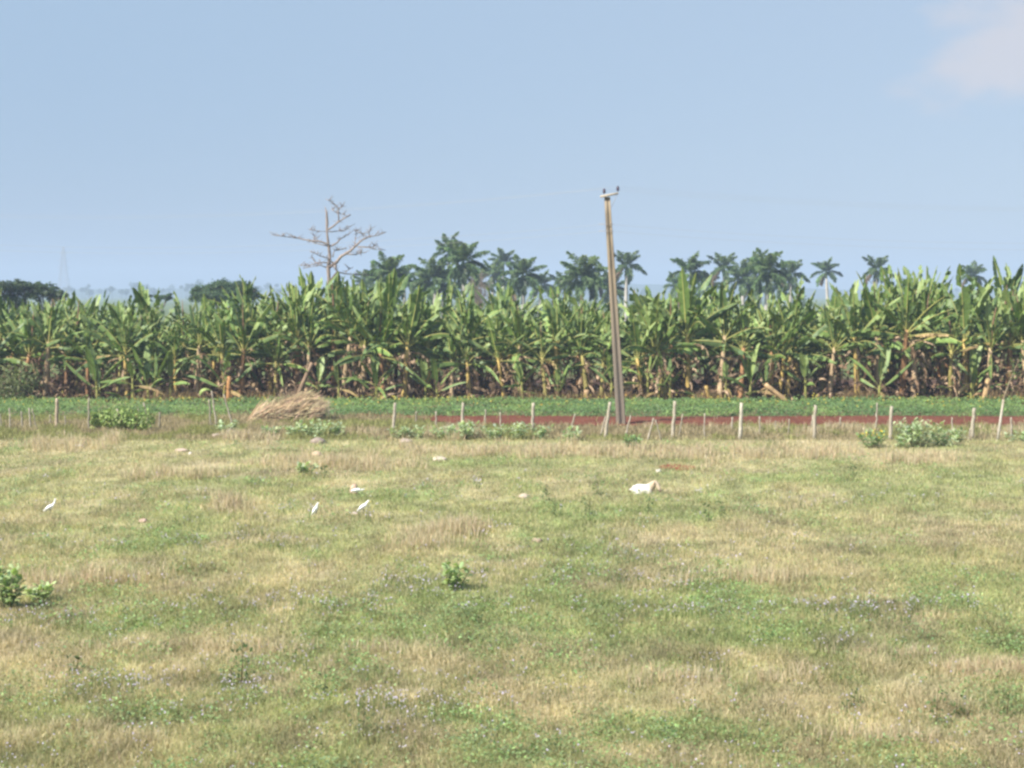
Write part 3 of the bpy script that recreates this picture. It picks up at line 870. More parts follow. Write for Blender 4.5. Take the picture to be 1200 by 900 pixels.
MW = [((268, 507), 1.0, .42, 'small milkweed shrub beside the grey log at left', 7),
      ((318, 511), 1.0, .36, 'low milkweed shrub at the left end of the row below the straw heap', 7),
      ((345, 512), .9, .45, 'milkweed shrub around the stub post below the straw heap', 8),
      ((368, 513), 1.3, .62, 'largest milkweed shrub of the row below the straw heap, behind the grey boulder', 14),
      ((393, 513), 1.0, .50, 'milkweed shrub at the right end of the row below the straw heap', 9),
      ((466, 514), 1.1, .50, 'milkweed shrub at the foot of the fourth post left of the pole', 9),
      ((488, 514), .9, .42, 'milkweed shrub behind the rounded grey stone', 8),
      ((521, 514), 1.1, .48, 'milkweed shrub just left of the third post left of the pole', 9),
      ((549, 515), 1.3, .62, 'bushiest milkweed shrub at the foot of the third post left of the pole', 13),
      ((583, 515), 1.1, .50, 'milkweed shrub midway between third and second posts left of the pole', 9),
      ((605, 515), 1.2, .60, 'milkweed shrub just left of the second post left of the pole', 12),
      ((631, 515), 1.0, .48, 'milkweed shrub at the foot of the second post left of the pole', 9),
      ((668, 517), .9, .45, 'lone milkweed shrub at the foot of the leaning short stake', 7),
      ((742, 528), .9, .62, 'dark lone milkweed shrub in dry grass right of the concrete pole', 10),
      ((1023, 525), 1.1, .62, 'dark green milkweed shrub with yellow flowers left of a pale post', 12),
      ((1075, 524), 1.9, .95, 'tallest milkweed shrub, between the last two pale posts', 24),
      ((1055, 525), .9, .45, 'low milkweed shrub at the left foot of the tallest one', 7),
      ((1104, 523), 1.2, .55, 'milkweed shrub at the right of the tallest one', 11),
      ((1127, 519), .9, .50, 'small milkweed shrub touching the last pale post', 8),
      ((1193, 519), 1.1, .42, 'low milkweed shrub cut off by the right edge', 8),
      ((357, 556), .9, .32, 'small pale leaved weed shrub in open pasture above the egrets', 6),
      ]
for b, w, h, l, ns in MW:
    milkweed(b, w * 1.05, h * 1.05, l, ns, col=(.24, .34, .15) if 'dark' in l else (.41, .48, .28))
p = gpoint(1023, 525); mb = MB(); m = 26
leaf_quads(mb, np.stack([p.x + rng.normal(0, .3, m), p.y + rng.normal(-.1, .2, m), p.z + rng.uniform(.4, .68, m)], 1), np.tile(np.array([[0, -1., .4]]), (m, 1)), .06, .9, vary((.65, .5, .06), m))
sh = [o for o in COL.objects if o.get('label', '').startswith('dark green milkweed')][0]
fl = mb.build('flowers', M_flower); fl.parent = sh; fl.matrix_parent_inverse = Matrix.Translation(-sh.location)
milkweed((531, 692), .66, .48, 'bright leafy milkweed shrub alone in the middle of the pasture', 9, 1.0, (.36, .44, .19), .17)
milkweed((8, 714), .62, .80, 'large dark milkweed shrub cut off by the left edge of the pasture', 14, 1.1, (.34, .42, .20), .18)
milkweed((46, 704), .46, .38, 'smaller bright milkweed shrub right of the large one at the left edge', 8, 1.0, (.38, .46, .22), .15)

def bush(name, base, w, h, label, cat, n, leaf, col, depth=None, stems=8, Y=None, shape=.5):
    p = gpoint(*base) if Y is None else Vector((at(base[0], base[1], Y).x, Y, 0))
    root = thing(name, p, label, cat)
    depth = depth or w * .6
    nb = 11; B = [(rng.uniform(-.36, .36) * w, rng.uniform(-.36, .36) * depth, h * rng.uniform(.2, .68), rng.uniform(.16, .30)) for _ in range(nb)]
    mb = MB(); per = n // nb
    for bx, by, bz, br in B:
        P = rng.normal(0, 1, (per, 3)); P /= np.linalg.norm(P, axis=1, keepdims=True); P *= rng.uniform(.45, 1.1, (per, 1)) ** .6
        Nn = P + np.array([[0, 0, .4]])
        Q = np.stack([bx + P[:, 0] * br * w, by + P[:, 1] * br * depth * 1.2, np.clip(bz + P[:, 2] * h * .34, .02, None)], 1)
        leaf_quads(mb, Q, Nn, leaf, .7, vary(np.asarray(col) * math.exp(rng.normal(0, .15)), per, .22))
    mb.build('foliage', M_leaf, root)
    mb = MB()
    for q in range(stems):
        bx, by, bz, _ = B[q % nb]
        tube(mb, bez((bx * .4, by * .4, -.03), (bx * .7, by * .7, bz * .5), (bx, by, bz), 5), np.linspace(.03, .01, 5), (.2, .15, .1), 5)
    mb.build('stems', M_bark, root)
bush('vine_bush', (152, 505), 1.9, 1.25, 'bright green vine bush grown over the stakes at left', 'bush', 1900, .12, (.26, .33, .11))
bush('vine_bush', (122, 505), 1.2, .9, 'lower green bush left of the vine bush along the fence', 'bush', 900, .12, (.26, .33, .11))
bush('weed_bush', (1062, 512), 1.2, .55, 'olive weedy bush behind the tallest milkweed shrub', 'bush', 700, .09, (.17, .19, .075))
bush('weed_bush', (20, 470), 3.0, 2.2, 'tall grey green weeds at the left end of the banana stand', 'bush', 2000, .14, (.16, .18, .08), Y=84.6)

# straw heap
def straw_heap():
    p = gpoint(338, 493)
    root = thing('straw_heap', p, 'big heap of tan dry cane stalks beside the crop, in front of the bananas', 'straw heap')
    mb = MB(); n = 2600
    u = rng.uniform(-1, 1, n); v = rng.uniform(-1, 1, n)
    hgt = 2.1 * np.clip(1 - np.abs(u - .25) ** 1.7, 0, 1) * np.clip(1 - v * v * .8, .1, 1) * (.62 + .42 * u)
    lay = rng.random(n) ** .6
    P = np.stack([u * 1.35, v * .8, hgt * lay * .75 - .03], 1)
    ln = rng.uniform(.6, 1.6, n); az = R(-3) + rng.normal(0, .3, n); el = R(37) + rng.normal(0, .2, n)
    d = np.stack([np.cos(az) * np.cos(el), np.sin(az) * np.cos(el) - .1, np.sin(el)], 1)
    s = np.cross(d, np.array([[0, -1, .5]])); s /= np.linalg.norm(s, axis=1, keepdims=True)
    w = rng.uniform(.009, .024, (n, 1)); P = P - d * ln[:, None] * .45
    P[:, 2] = np.maximum(P[:, 2], -.02)
    e = P + d * ln[:, None]; bend = np.stack([0 * ln, 0 * ln, -ln * rng.uniform(0, .25, n)], 1)
    mid = (P + e) / 2 - bend * .4
    V = np.stack([P - s * w, P + s * w, mid + s * w, mid - s * w, e + bend], 1).reshape(-1, 3)
    b = np.arange(n)[:, None] * 5; st = mb.n
    c = np.repeat(vary((.37, .285, .175), n, .42, .06), 5, axis=0)
    mb.add(V, np.concatenate([b, b + 1, b + 2, b + 3], 1), c); mb.F.append((np.concatenate([b + 3, b + 2, b + 4], 1) + st).astype(np.int32))
    mb.build('stalks', M_dry, root)
    mb = MB(); n = 1100                                   # upright feathery seed heads to the right
    P = np.stack([rng.uniform(-.4, 1.5, n), rng.normal(.2, .4, n), np.zeros(n)], 1)
    add_blades(mb, P, rng.uniform(.7, 1.6, n) * (1 - .2 * np.abs(P[:, 0])), rng.uniform(.012, .03, n), rng.uniform(.05, .4, n), vary((.36, .275, .175), n, .35))
    mb.build('seed_heads', M_dry, root)
straw_heap()

# ------------------------------------------------------------------ stones and log
def rock(base, w, h, label, col=(.52, .44, .35), dpt=None, name='stone'):
    import bmesh
    p = gpoint(*base)
    bm = bmesh.new(); bmesh.ops.create_icosphere(bm, subdivisions=3, radius=1.0)
    s1 = rng.uniform(0, 50)
    mb = MB(); V = np.array([v.co[:] for v in bm.verts]); F_ = [[v.index for v in f.verts] for f in bm.faces]; bm.free()
    k = 1 + .5 * (fbm(V[:, 0] * 1.3 + s1, V[:, 1] * 1.3 + V[:, 2] * 1.7, 201) - .5) + .25 * (fbm(V[:, 0] * 4 + s1, V[:, 2] * 4 + V[:, 1] * 2, 203) - .5)
    V = V * k[:, None]
    V = np.stack([V[:, 0] * w * .5, V[:, 1] * (dpt or w * .8) * .5, V[:, 2] * h * .75 + h * .25], 1)
    c = np.asarray(col)[None] * .82 * (.8 + .4 * fbm(V[:, 0] * 8 + s1, V[:, 2] * 8, 205))[:, None]
    mb.add(V, F_, c)
    tag(mb.build(name, M_rock, loc=p), label, 'stone', 'pale stones lying in the pasture')
rock((515, 540), .50, .13, 'flat pinkish white stone in green grass below the third post', (.58, .48, .38))
rock((371, 535), .36, .17, 'tan angular stone in the dry patch above the egrets', (.58, .44, .30))
rock((373, 520), .56, .22, 'grey brown boulder in front of the milkweed row at left', (.33, .265, .21))
rock((476, 519), .5, .18, 'rounded grey stone in front of the milkweed by the fourth post', (.38, .31, .25))
rock((92, 524), .42, .12, 'flat white stone in dry grass below the left stakes', (.62, .55, .46))
rock((213, 530), .48, .12, 'flat pink tan stone between the left stakes and the log', (.54, .42, .32))
rock((223, 533), .14, .10, 'tiny white stone beside the flat pink tan one', (.66, .60, .52))
rock((137, 512), .42, .18, 'low tan stone in the dry tuft below the green vine bush', (.50, .38, .26))
rock((614, 583), .30, .12, 'small beige stone lying alone left of the resting goat', (.52, .43, .32))
rock((772, 555.5), .17, .09, 'tiny white stone just behind the resting goat', (.70, .64, .56))
rock((415, 579), .24, .27, 'rounded tan stone directly behind the crouching egret', (.52, .37, .27), dpt=.2)
rock((416, 604), .17, .07, 'small pale stone at the tail of the standing egret', (.62, .50, .42))
rock((168, 611), .22, .09, 'small pinkish stone in grass right of the left egret', (.50, .36, .28))
rock((629, 634), .26, .10, 'low tan stone in the middle of the pasture', (.44, .34, .24))
rock((538, 611), .22, .12, 'small tan stone above the bleached grass patch', (.52, .43, .33))
p = gpoint(250, 513); root = thing('fallen_log', p, 'short grey weathered log lying in grass below the left stakes', 'log')
mb = MB(); e = np.array(at(272, 506, p.y + .5) - p)
tube(mb, bez((-.02, 0, .05), (.35, .1, .14), e * np.array([1, 1, .8]), 7), np.linspace(.085, .05, 7), (.38, .31, .25), 8, jitter=.1); mb.build('trunk', M_wood, root)
mb = MB(); tube(mb, bez(e * .6, e * .8 + np.array([0, 0, .08]), e + np.array([-.05, .1, .15]), 5), np.linspace(.035, .015, 5), (.40, .33, .27), 6); mb.build('branch', M_wood, root)

# ------------------------------------------------------------------ remesh helper: overlapping tubes become one continuous body
def fuse(mb, name, mat, parent, voxel, colour, smooth_it=6):
    me = mb.mesh(name + '_raw', mat)
    o = bpy.data.objects.new(name + '_raw', me); COL.objects.link(o)
    r = o.modifiers.new('r', 'REMESH'); r.mode = 'VOXEL'; r.voxel_size = voxel
    s = o.modifiers.new('s', 'SMOOTH'); s.iterations = smooth_it; s.factor = .5
    dg = bpy.context.evaluated_depsgraph_get(); dg.update()
    e = o.evaluated_get(dg)
    m2 = bpy.data.meshes.new_from_object(e)
    bpy.data.objects.remove(o); bpy.data.meshes.remove(me)
    m2.name = name
    n = len(m2.vertices); co = np.zeros(n * 3, np.float32); m2.vertices.foreach_get('co', co); co = co.reshape(-1, 3)
    for a in list(m2.attributes):
        if a.name == 'col': m2.attributes.remove(a)
    a = m2.attributes.new('col', 'FLOAT_COLOR', 'POINT')
    a.data.foreach_set('color', np.concatenate([colour(co), np.ones((n, 1))], 1).astype(np.float32).ravel())
    m2.polygons.foreach_set('use_smooth', np.ones(len(m2.polygons), bool))
    m2.materials.clear(); m2.materials.append(mat)
    o = bpy.data.objects.new(name, m2); COL.objects.link(o); o.parent = parent
    return o

# ------------------------------------------------------------------ cattle egrets
def egret(base, label, pitch, neck, facing=0.0, s=1.0, leg=.17):
    """body axis along +X; pitch raises the chest; neck = list of (x, z) from chest to crown"""
    p = gpoint(*base)
    root = thing('egret', p, label, 'egret', 'white cattle egrets in the pasture', facing, s * .80)
    mb = MB(); c, sn = math.cos(pitch), math.sin(pitch); zc = leg + .07
    def rot(x, z): return (x * c - z * sn, 0, zc + x * sn + z * c)
    prof = [(-.21, .012), (-.17, .026), (-.11, .048), (-.04, .064), (.04, .066), (.10, .050), (.14, .03)]
    tube(mb, [rot(x, -.01 * (x < -.1)) for x, _ in prof], [r for _, r in prof], (.8, .8, .8), 12)
    nk = [rot(.09, .01)] + [(x, 0, z + zc) for x, z in neck]
    tube(mb, nk, np.linspace(.036, .017, len(nk)), (.8, .8, .8), 10)
    hx, hz = neck[-1]; hx0, hz0 = hx, hz + zc
    tube(mb, [(hx0 - .035, 0, hz0 + .004), (hx0 - .01, 0, hz0 + .012), (hx0 + .02, 0, hz0 + .008), (hx0 + .045, 0, hz0)], [.014, .026, .022, .012], (.8, .8, .8), 10)
    buff = np.array([.74, .60, .42]); white = np.array([.82, .82, .80])
    def colr(co):
        k = np.clip(1 - np.hypot(co[:, 0] - hx0, co[:, 2] - hz0 - .03) / .04, 0, 1)[:, None]
        return white * (1 - k * .5) + buff * k * .5
    fuse(mb, 'body', M_feather, root, .007, colr, 5)
    mb = MB(); tube(mb, [(hx0 + .035, 0, hz0 + .002), (hx0 + .07, 0, hz0 - .006), (hx0 + .105, 0, hz0 - .02)], [.010, .008, .002], (.72, .50, .10), 6); mb.build('bill', M_horn, root)
    for sd in (-1, 1):
        mb = MB()
        pr = [(-.20, .005), (-.14, .03), (-.04, .048), (.05, .045), (.09, .02)]
        tube(mb, [np.array(rot(x, .012)) + np.array([0, sd * .048, 0]) for x, _ in pr], [r for _, r in pr], (.83, .83, .81), 8, flat=.45); mb.build('wing', M_feather, root, smooth=True)
        mb = MB(); hip = np.array(rot(-.01, -.05)) + np.array([0, sd * .03, 0])
        tube(mb, [hip, (hip[0] + .015, hip[1], zc * .48), (hip[0] - .005, hip[1], .005)], [.012, .008, .006], (.16, .15, .10), 6)
        for a in (-.5, 0, .5, math.pi): tube(mb, [(hip[0] - .005, hip[1], .008), (hip[0] - .005 + .05 * math.cos(a), hip[1] + .05 * math.sin(a), .004)], [.005, .003], (.16, .15, .10), 5)
        mb.build('leg', M_horn, root)
        mb = MB(); e = np.array([hx0 + .012, sd * .021, hz0 + .012]); tube(mb, [e - [0, .003, 0], e + [0, .003, 0]], [.005, .005], (.02, .02, .02), 6); mb.build('eye', M_porcelain, root)
egret((58, 604), 'white egret stretching its neck up, alone near the left edge', R(30), [(.13, .11), (.165, .155), (.165, .20), (.185, .235)], 0, 1.02)
egret((369, 608), 'white egret standing hunched and upright, left of the other two', R(58), [(.07, .16), (.085, .20), (.10, .215)], 0, .95)
egret((425, 604), 'white egret leaning forward with head raised, lower of the right pair', R(36), [(.13, .13), (.155, .16), (.175, .175)], R(-8), 1.05)
egret((418, 581), 'white egret crouching flat with its neck stretched out before a tan stone', R(6), [(.15, .012), (.20, .016), (.25, .022)], R(-6), 1.0, .12)

# ------------------------------------------------------------------ resting goat
def goat():
    p = gpoint(757, 578); p.z -= .12
    root = thing('goat', p, 'white goat with tan head and neck lying in the grass right of the egrets', 'goat', scale=.9)
    mb = MB(); w = (.8, .8, .8)
    tube(mb, [(-.44, 0, .20), (-.38, 0, .24), (-.26, .01, .26), (-.10, .01, .25), (.04, 0, .25), (.14, 0, .26)], [.06, .13, .165, .17, .16, .12], w, 14)
    tube(mb, [(-.36, -.10, .17), (-.22, -.16, .12), (-.12, -.17, .07)], [.11, .10, .05], w, 10)           # folded thigh
    tube(mb, [(-.12, -.17, .06), (-.30, -.19, .045), (-.42, -.17, .03)], [.045, .032, .025], w, 8)
    tube(mb, [(.10, -.08, .20), (.20, -.10, .12), (.30, -.10, .08)], [.09, .055, .04], w, 8)              # folded foreleg
    tube(mb, [(.30, -.10, .07), (.18, -.11, .04), (.06, -.10, .03)], [.04, .03, .024], w, 8)
    tube(mb, [(.06, 0, .24), (.14, 0, .33), (.21, -.01, .42), (.26, -.02, .47)], [.17, .145, .115, .09], w, 12)   # neck
    tube(mb, [(.22, -.02, .47), (.29, -.03, .47), (.36, -.06, .40), (.42, -.09, .31), (.44, -.10, .26)], [.075, .092, .078, .058, .045], w, 12)  # head, muzzle down
    tube(mb, [(-.44, .0, .24), (-.50, .01, .25), (-.54, .01, .22)], [.035, .028, .012], w, 8)             # tail
    white, tan, grey = np.array([.62, .59, .54]), np.array([.46, .37, .26]), np.array([.42, .37, .33])
    def colr(co):
        k = np.clip((co[:, 0] - .10 + (co[:, 2] - .30) * .5) / .08, 0, 1)[:, None]
        g = np.clip((-.24 - co[:, 0]) / .1, 0, 1)[:, None] * np.clip((co[:, 2] - .2) / .1, 0, 1)[:, None] * .5
        return (white * (1 - g) + grey * g) * (1 - k) + tan * k
    fuse(mb, 'body', M_hair, root, .014, colr, 6)
    for sd in (-1, 1):
        mb = MB(); tube(mb, [(.27, -.03 + sd * .06, .53), (.25, -.03 + sd * .13, .50), (.24, -.03 + sd * .18, .43)], [.012, .034, .010], (.50, .36, .24), 8, flat=.35); mb.build('ear', M_hair, root, smooth=True)
        mb = MB(); e = np.array([.335, -.05 + sd * .075, .445]); tube(mb, [e - [0, .006, 0], e + [0, .006, 0]], .011, (.02, .015, .01), 7); mb.build('eye', M_porcelain, root)
    mb = MB(); tube(mb, [(.437, -.10, .27), (.45, -.105, .235)], [.038, .024], (.30, .2, .17), 8); mb.build('muzzle', M_hair, root)
    root.rotation_euler = (0, 0, R(-12))
goat()

# ------------------------------------------------------------------ dead tree behind the bananas
def dead_tree():
    Yt = 150.0
    def q(u, v, y=0.0): 
        a = at(310 + u / 7.5, 220 + v / 7.5, Yt); return np.array([a.x, Yt + y, a.z])
    b = q(560, 830); b0 = np.array([b[0], Yt, 0.0])
    root = thing('dead_tree', b0, 'tall leafless dead tree with bleached spreading limbs rising behind the bananas', 'dead tree')
    k = 150 / F / 7.5
    def poly(pts, y1, r0, r1, mb, seg=6):
        n = len(pts); P = [q(u, v, y1 * (i / max(n - 1, 1))) - b0 for i, (u, v) in enumerate(pts)]
        # subdivide with a little crookedness
        Q = [P[0]]
        for a, c in zip(P[:-1], P[1:]):
            m = (a + c) / 2 + rng.normal(0, .03, 3) * np.linalg.norm(c - a); Q += [m, c]
        tube(mb, Q, np.linspace(r0, r1, len(Q)) * .82 + .008, np.array([np.array([.235, .185, .15]) * math.exp(rng.normal(0, .3)) for _ in Q]), seg)
    mb = MB()
    P0 = [np.array([0.1, 0, -.1]), np.array([0.05, 0, 3.0]), q(565, 800) - b0, q(560, 700) - b0, q(575, 600) - b0, q(562, 500) - b0, q(548, 380) - b0, q(550, 310) - b0, q(545, 215) - b0, q(530, 165) - b0]
    tube(mb, P0, [.30, .25, .17, .18, .14, .12, .085, .12, .09, .02], np.array([np.array([.24, .19, .155]) * math.exp(rng.normal(0, .15)) for _ in P0]), 9, jitter=.12)
    mb.build('trunk', M_bark, root)
    limbs = [
        [([(585,515),(480,470),(300,445),(220,415)], -.6, .12, .03), ([(300,445),(190,432),(70,415)], -1.0, .05, .012), ([(580,520),(500,500),(390,470)], .5, .07, .015), ([(480,470),(440,440),(425,405)], .5, .025, .008)],
        [([(555,370),(655,300),(765,240)], -.8, .10, .05), ([(650,300),(650,230),(655,180),(600,130),(560,112)], -.5, .08, .015), ([(650,230),(580,180)], .4, .05, .012), ([(655,180),(690,155)], .2, .035, .01), ([(740,255),(690,235),(660,225)], .3, .04, .012)],
        [([(590,510),(660,450),(740,400)], .9, .10, .03)],
        [([(550,385),(640,380),(700,378),(760,330)], .6, .06, .02), ([(550,385),(470,385),(385,365)], -.6, .035, .01)],
        [([(560,705),(640,650),(720,580),(800,520),(870,460),(930,435),(1080,395)], -1.5, .19, .025), ([(800,520),(800,430),(808,360)], .4, .05, .01), ([(930,440),(918,395),(938,360)], -.4, .05, .015), ([(820,520),(940,522),(990,490)], .8, .07, .015), ([(720,585),(800,590),(890,570)], -.8, .07, .02), ([(860,522),(960,540),(1060,545)], .9, .04, .01), ([(870,460),(870,420),(850,395)], .2, .03, .008), ([(840,530),(850,570),(840,590)], .2, .02, .006)],
        [([(560,660),(460,665),(400,600)], .8, .08, .02), ([(460,665),(370,685),(280,680)], 1.2, .04, .01)],
        [([(545,700),(490,680),(440,690),(345,710)], -.6, .06, .015)],
        [([(635,690),(600,655),(560,620),(490,600),(440,570)], -.9, .09, .015)],
        [([(575,825),(640,740),(620,680)], -.4, .12, .08)],
        [([(640,740),(700,755),(800,765),(930,775)], 1.0, .08, .03), ([(710,755),(745,700)], .3, .025, .008)],
        [([(600,610),(612,550),(660,545),(720,535)], .7, .06, .012)],
    ]
    for l in limbs:
        mb = MB()
        for pts, y1, r0, r1 in l:
            poly(pts, y1, r0, r1, mb)
            for _ in range(len(pts) * 4):                 # fine twigs
                f = rng.uniform(.35, 1) * (len(pts) - 1); i = min(int(f), len(pts) - 2); g = f - i
                u, v = (pts[i][a] * (1 - g) + pts[i + 1][a] * g for a in (0, 1))
                e = (u + rng.uniform(-55, 55), v - rng.uniform(-10, 50)); y0 = y1 * f / (len(pts) - 1)
                A, B_ = q(u, v, y0) - b0, q(e[0], e[1], y0 + rng.uniform(-.4, .4)) - b0
                tube(mb, [A, (A + B_) / 2 + rng.normal(0, .03, 3), B_], [.03, .02, .009], np.array([.25, .20, .17]), 4)
        mb.build('limb', M_bark, root)
dead_tree()

# ------------------------------------------------------------------ royal palms beyond the bananas
def make_palm(k, nf, Lf, wind):
    root = bpy.data.objects.new('royal_palm', None); COL.objects.link(root)
    mb = MB(); tube(mb, [(0, 0, -14), (0, 0, -9), (0, 0, -5), (0, 0, -2.2), (0, 0, -1.25)], [.26, .24, .27, .24, .17], (.40, .37, .33), 9); mb.build('trunk', M_bark_far, root, smooth=True)
    mb = MB(); tube(mb, [(0, 0, -1.3), (0, 0, -.9), (0, 0, -.2), (0, 0, .25)], [.18, .19, .14, .07], (.17, .22, .08), 8); mb.build('crownshaft', M_frond, root, smooth=True)
    mb = MB()
    for q in range(nf):
        u = q / (nf - 1); az = q * 2.4 + rng.normal(0, .2)
        el = R(84 - 108 * u + rng.normal(0, 7)); dr = R(50 + 40 * u + rng.normal(0, 10)); L = Lf * rng.uniform(.85, 1.1)
        n = 16; s_ = np.linspace(0, 1, n + 1); e_ = el - dr * s_ ** 1.4
        d = np.stack([np.cos(az) * np.cos(e_), np.sin(az) * np.cos(e_), np.sin(e_)], 1)
        d[:, 0] += wind * s_ * .9; d /= np.linalg.norm(d, axis=1, keepdims=True)
        P = np.concatenate([[[0, 0, 0]], np.cumsum(d[:-1] * L / n, axis=0)]) + np.array([0, 0, -.15 * u])
        base = np.array([.092, .142, .055]) * math.exp(rng.normal(0, .25))
        if u < .2: base = np.array([.12, .17, .05])
        if u > .93 and rng.random() < .5: base = np.array([.20, .14, .08])
        tube(mb, P, np.linspace(.035, .01, n + 1), base * 1.8, 4, cap=False)
        side = np.array([-math.sin(az), math.cos(az), 0])
        m = 150; t = rng.uniform(.12, 1, m); i0 = np.minimum((t * n).astype(int), n - 1); fr = (t * n - i0)[:, None]
        B = P[i0] * (1 - fr) + P[i0 + 1] * fr; dd = d[i0]
        nr = np.cross(dd, side[None])
        ro = rng.uniform(-1, .6, m); sg = np.where(rng.random(m) < .5, 1, -1)
        lat = side[None] * (sg * np.cos(ro))[:, None] + nr * np.sin(ro)[:, None]
        ld = lat * .8 + dd * .55 + np.array([[0, 0, -.25]]); ld /= np.linalg.norm(ld, axis=1, keepdims=True)
        ll = (.78 * np.sin(math.pi * np.clip(t, .08, .96)) ** .5 * rng.uniform(.7, 1.15, m))[:, None]
        wv = np.cross(ld, rng.normal(0, 1, (m, 3))); wv /= np.linalg.norm(wv, axis=1, keepdims=True); wv = wv * .065
        V = np.stack([B - wv * .5, B + wv * .5, B + ld * ll * .6 + wv - np.array([0, 0, .03]), B + ld * ll - np.array([0, 0, .12]), B + ld * ll * .6 - wv - np.array([0, 0, .03])], 1).reshape(-1, 3)
        mb.add(V, np.arange(m * 5).reshape(m, 5), np.repeat(vary(base, m, .2), 5, axis=0))
    mb.build('crown', M_frond, root)
    return root
pp = [make_palm(k, n, L, w) for k, (n, L, w) in enumerate(((16, 3.3, .25), (15, 3.1, .05), (18, 3.4, -.15), (14, 3.0, .35), (13, 3.2, .0)))]
PALMS = [(456, 323, 27, 0, 'royal palm standing first right of the dead tree, with a bright green centre'),
         (443, 329, 22, 3, 'small dark royal palm half hidden at left of the bright centred palm'),
         (474, 329, 20, 1, 'dark royal palm at the right shoulder of the first palm by the dead tree'),
         (508, 327, 25, 2, 'low royal palm under the tallest palm, at its left'),
         (526, 295, 22, 3, 'tallest royal palm of all, highest crown of the left clump'),
         (543, 308, 27, 0, 'broad royal palm with a windswept crown just right of the tallest palm'),
         (520, 331, 24, 1, 'dark royal palm hidden low below the tallest palm crown'),
         (590, 308, 17, 2, 'small royal palm above the brown leafless tree, with one dead frond'),
         (577, 322, 18, 3, 'royal palm behind the brown leafless tree, crown just showing'),
         (613, 323, 24, 0, 'royal palm right of the brown leafless tree, fronds drooping'),
         (634, 333, 18, 1, 'lowest royal palm at the right end of the left clump'),
         (682, 325, 28, 2, 'wide royal palm left of the concrete pole, standing apart'),
         (698, 330, 20, 3, 'royal palm tucked between the wide one and the concrete pole'),
         (734, 312, 21, 4, 'royal palm directly behind the concrete pole, fronds showing at its right'),
         (809, 318, 24, 1, 'star shaped royal palm first right of the pole, at a distance'),
         (848, 314, 20, 4, 'royal palm with a visible pale trunk in the right clump'),
         (870, 326, 22, 2, 'dim royal palm low in the right clump beside the pale trunk'),
         (899, 319, 27, 0, 'biggest royal palm of the right clump, with yellowish middle fronds'),
         (890, 314, 20, 3, 'royal palm rising just behind the biggest one of the right clump'),
         (926, 322, 20, 4, 'narrow royal palm at the right end of the right clump'),
         (914, 333, 18, 2, 'low dark royal palm under the right end of the right clump'),
         (830, 335, 18, 3, 'low royal palm between the star shaped one and the right clump'),
         (968, 318, 17, 1, 'lone royal palm on open sky right of the right clump'),
         (1027, 316, 19, 4, 'royal palm touching the left side of the tallest banana leaves'),
         (1140, 322, 17, 1, 'royal palm mostly hidden behind tall bananas near the right edge'),
         (495, 337, 22, 0, 'low royal palm between the bright centred palm and the tallest one'),
         (556, 333, 22, 4, 'low royal palm behind the trunk of the brown leafless tree'),
         (600, 337, 20, 3, 'lowest royal palm directly right of the brown leafless tree'),
         (662, 336, 20, 4, 'low royal palm at the left foot of the wide one'),
         (717, 338, 20, 0, 'low royal palm just left of the concrete pole'),
         (795, 337, 18, 0, 'low royal palm at the left foot of the star shaped one'),
         (880, 339, 20, 4, 'lowest royal palm in the middle of the right clump'),
         (428, 333, 16, 2, 'faint low royal palm close to the dead tree trunk')]
seenp = set()
for px, py, r, k, l in PALMS:
    Yp = F * 2.6 / r
    o = pp[k] if k not in seenp else copy_thing(pp[k])
    seenp.add(k)
    c = at(px, py, Yp); o.location = c
    o.rotation_euler = (rng.normal(0, .03), rng.normal(0, .03), 0 if rng.random() < .5 else rng.normal(0, .5))
    # the trunk is long enough to enter the ground at any of these heights
    tag(o, l, 'palm', 'royal palms beyond the banana field')

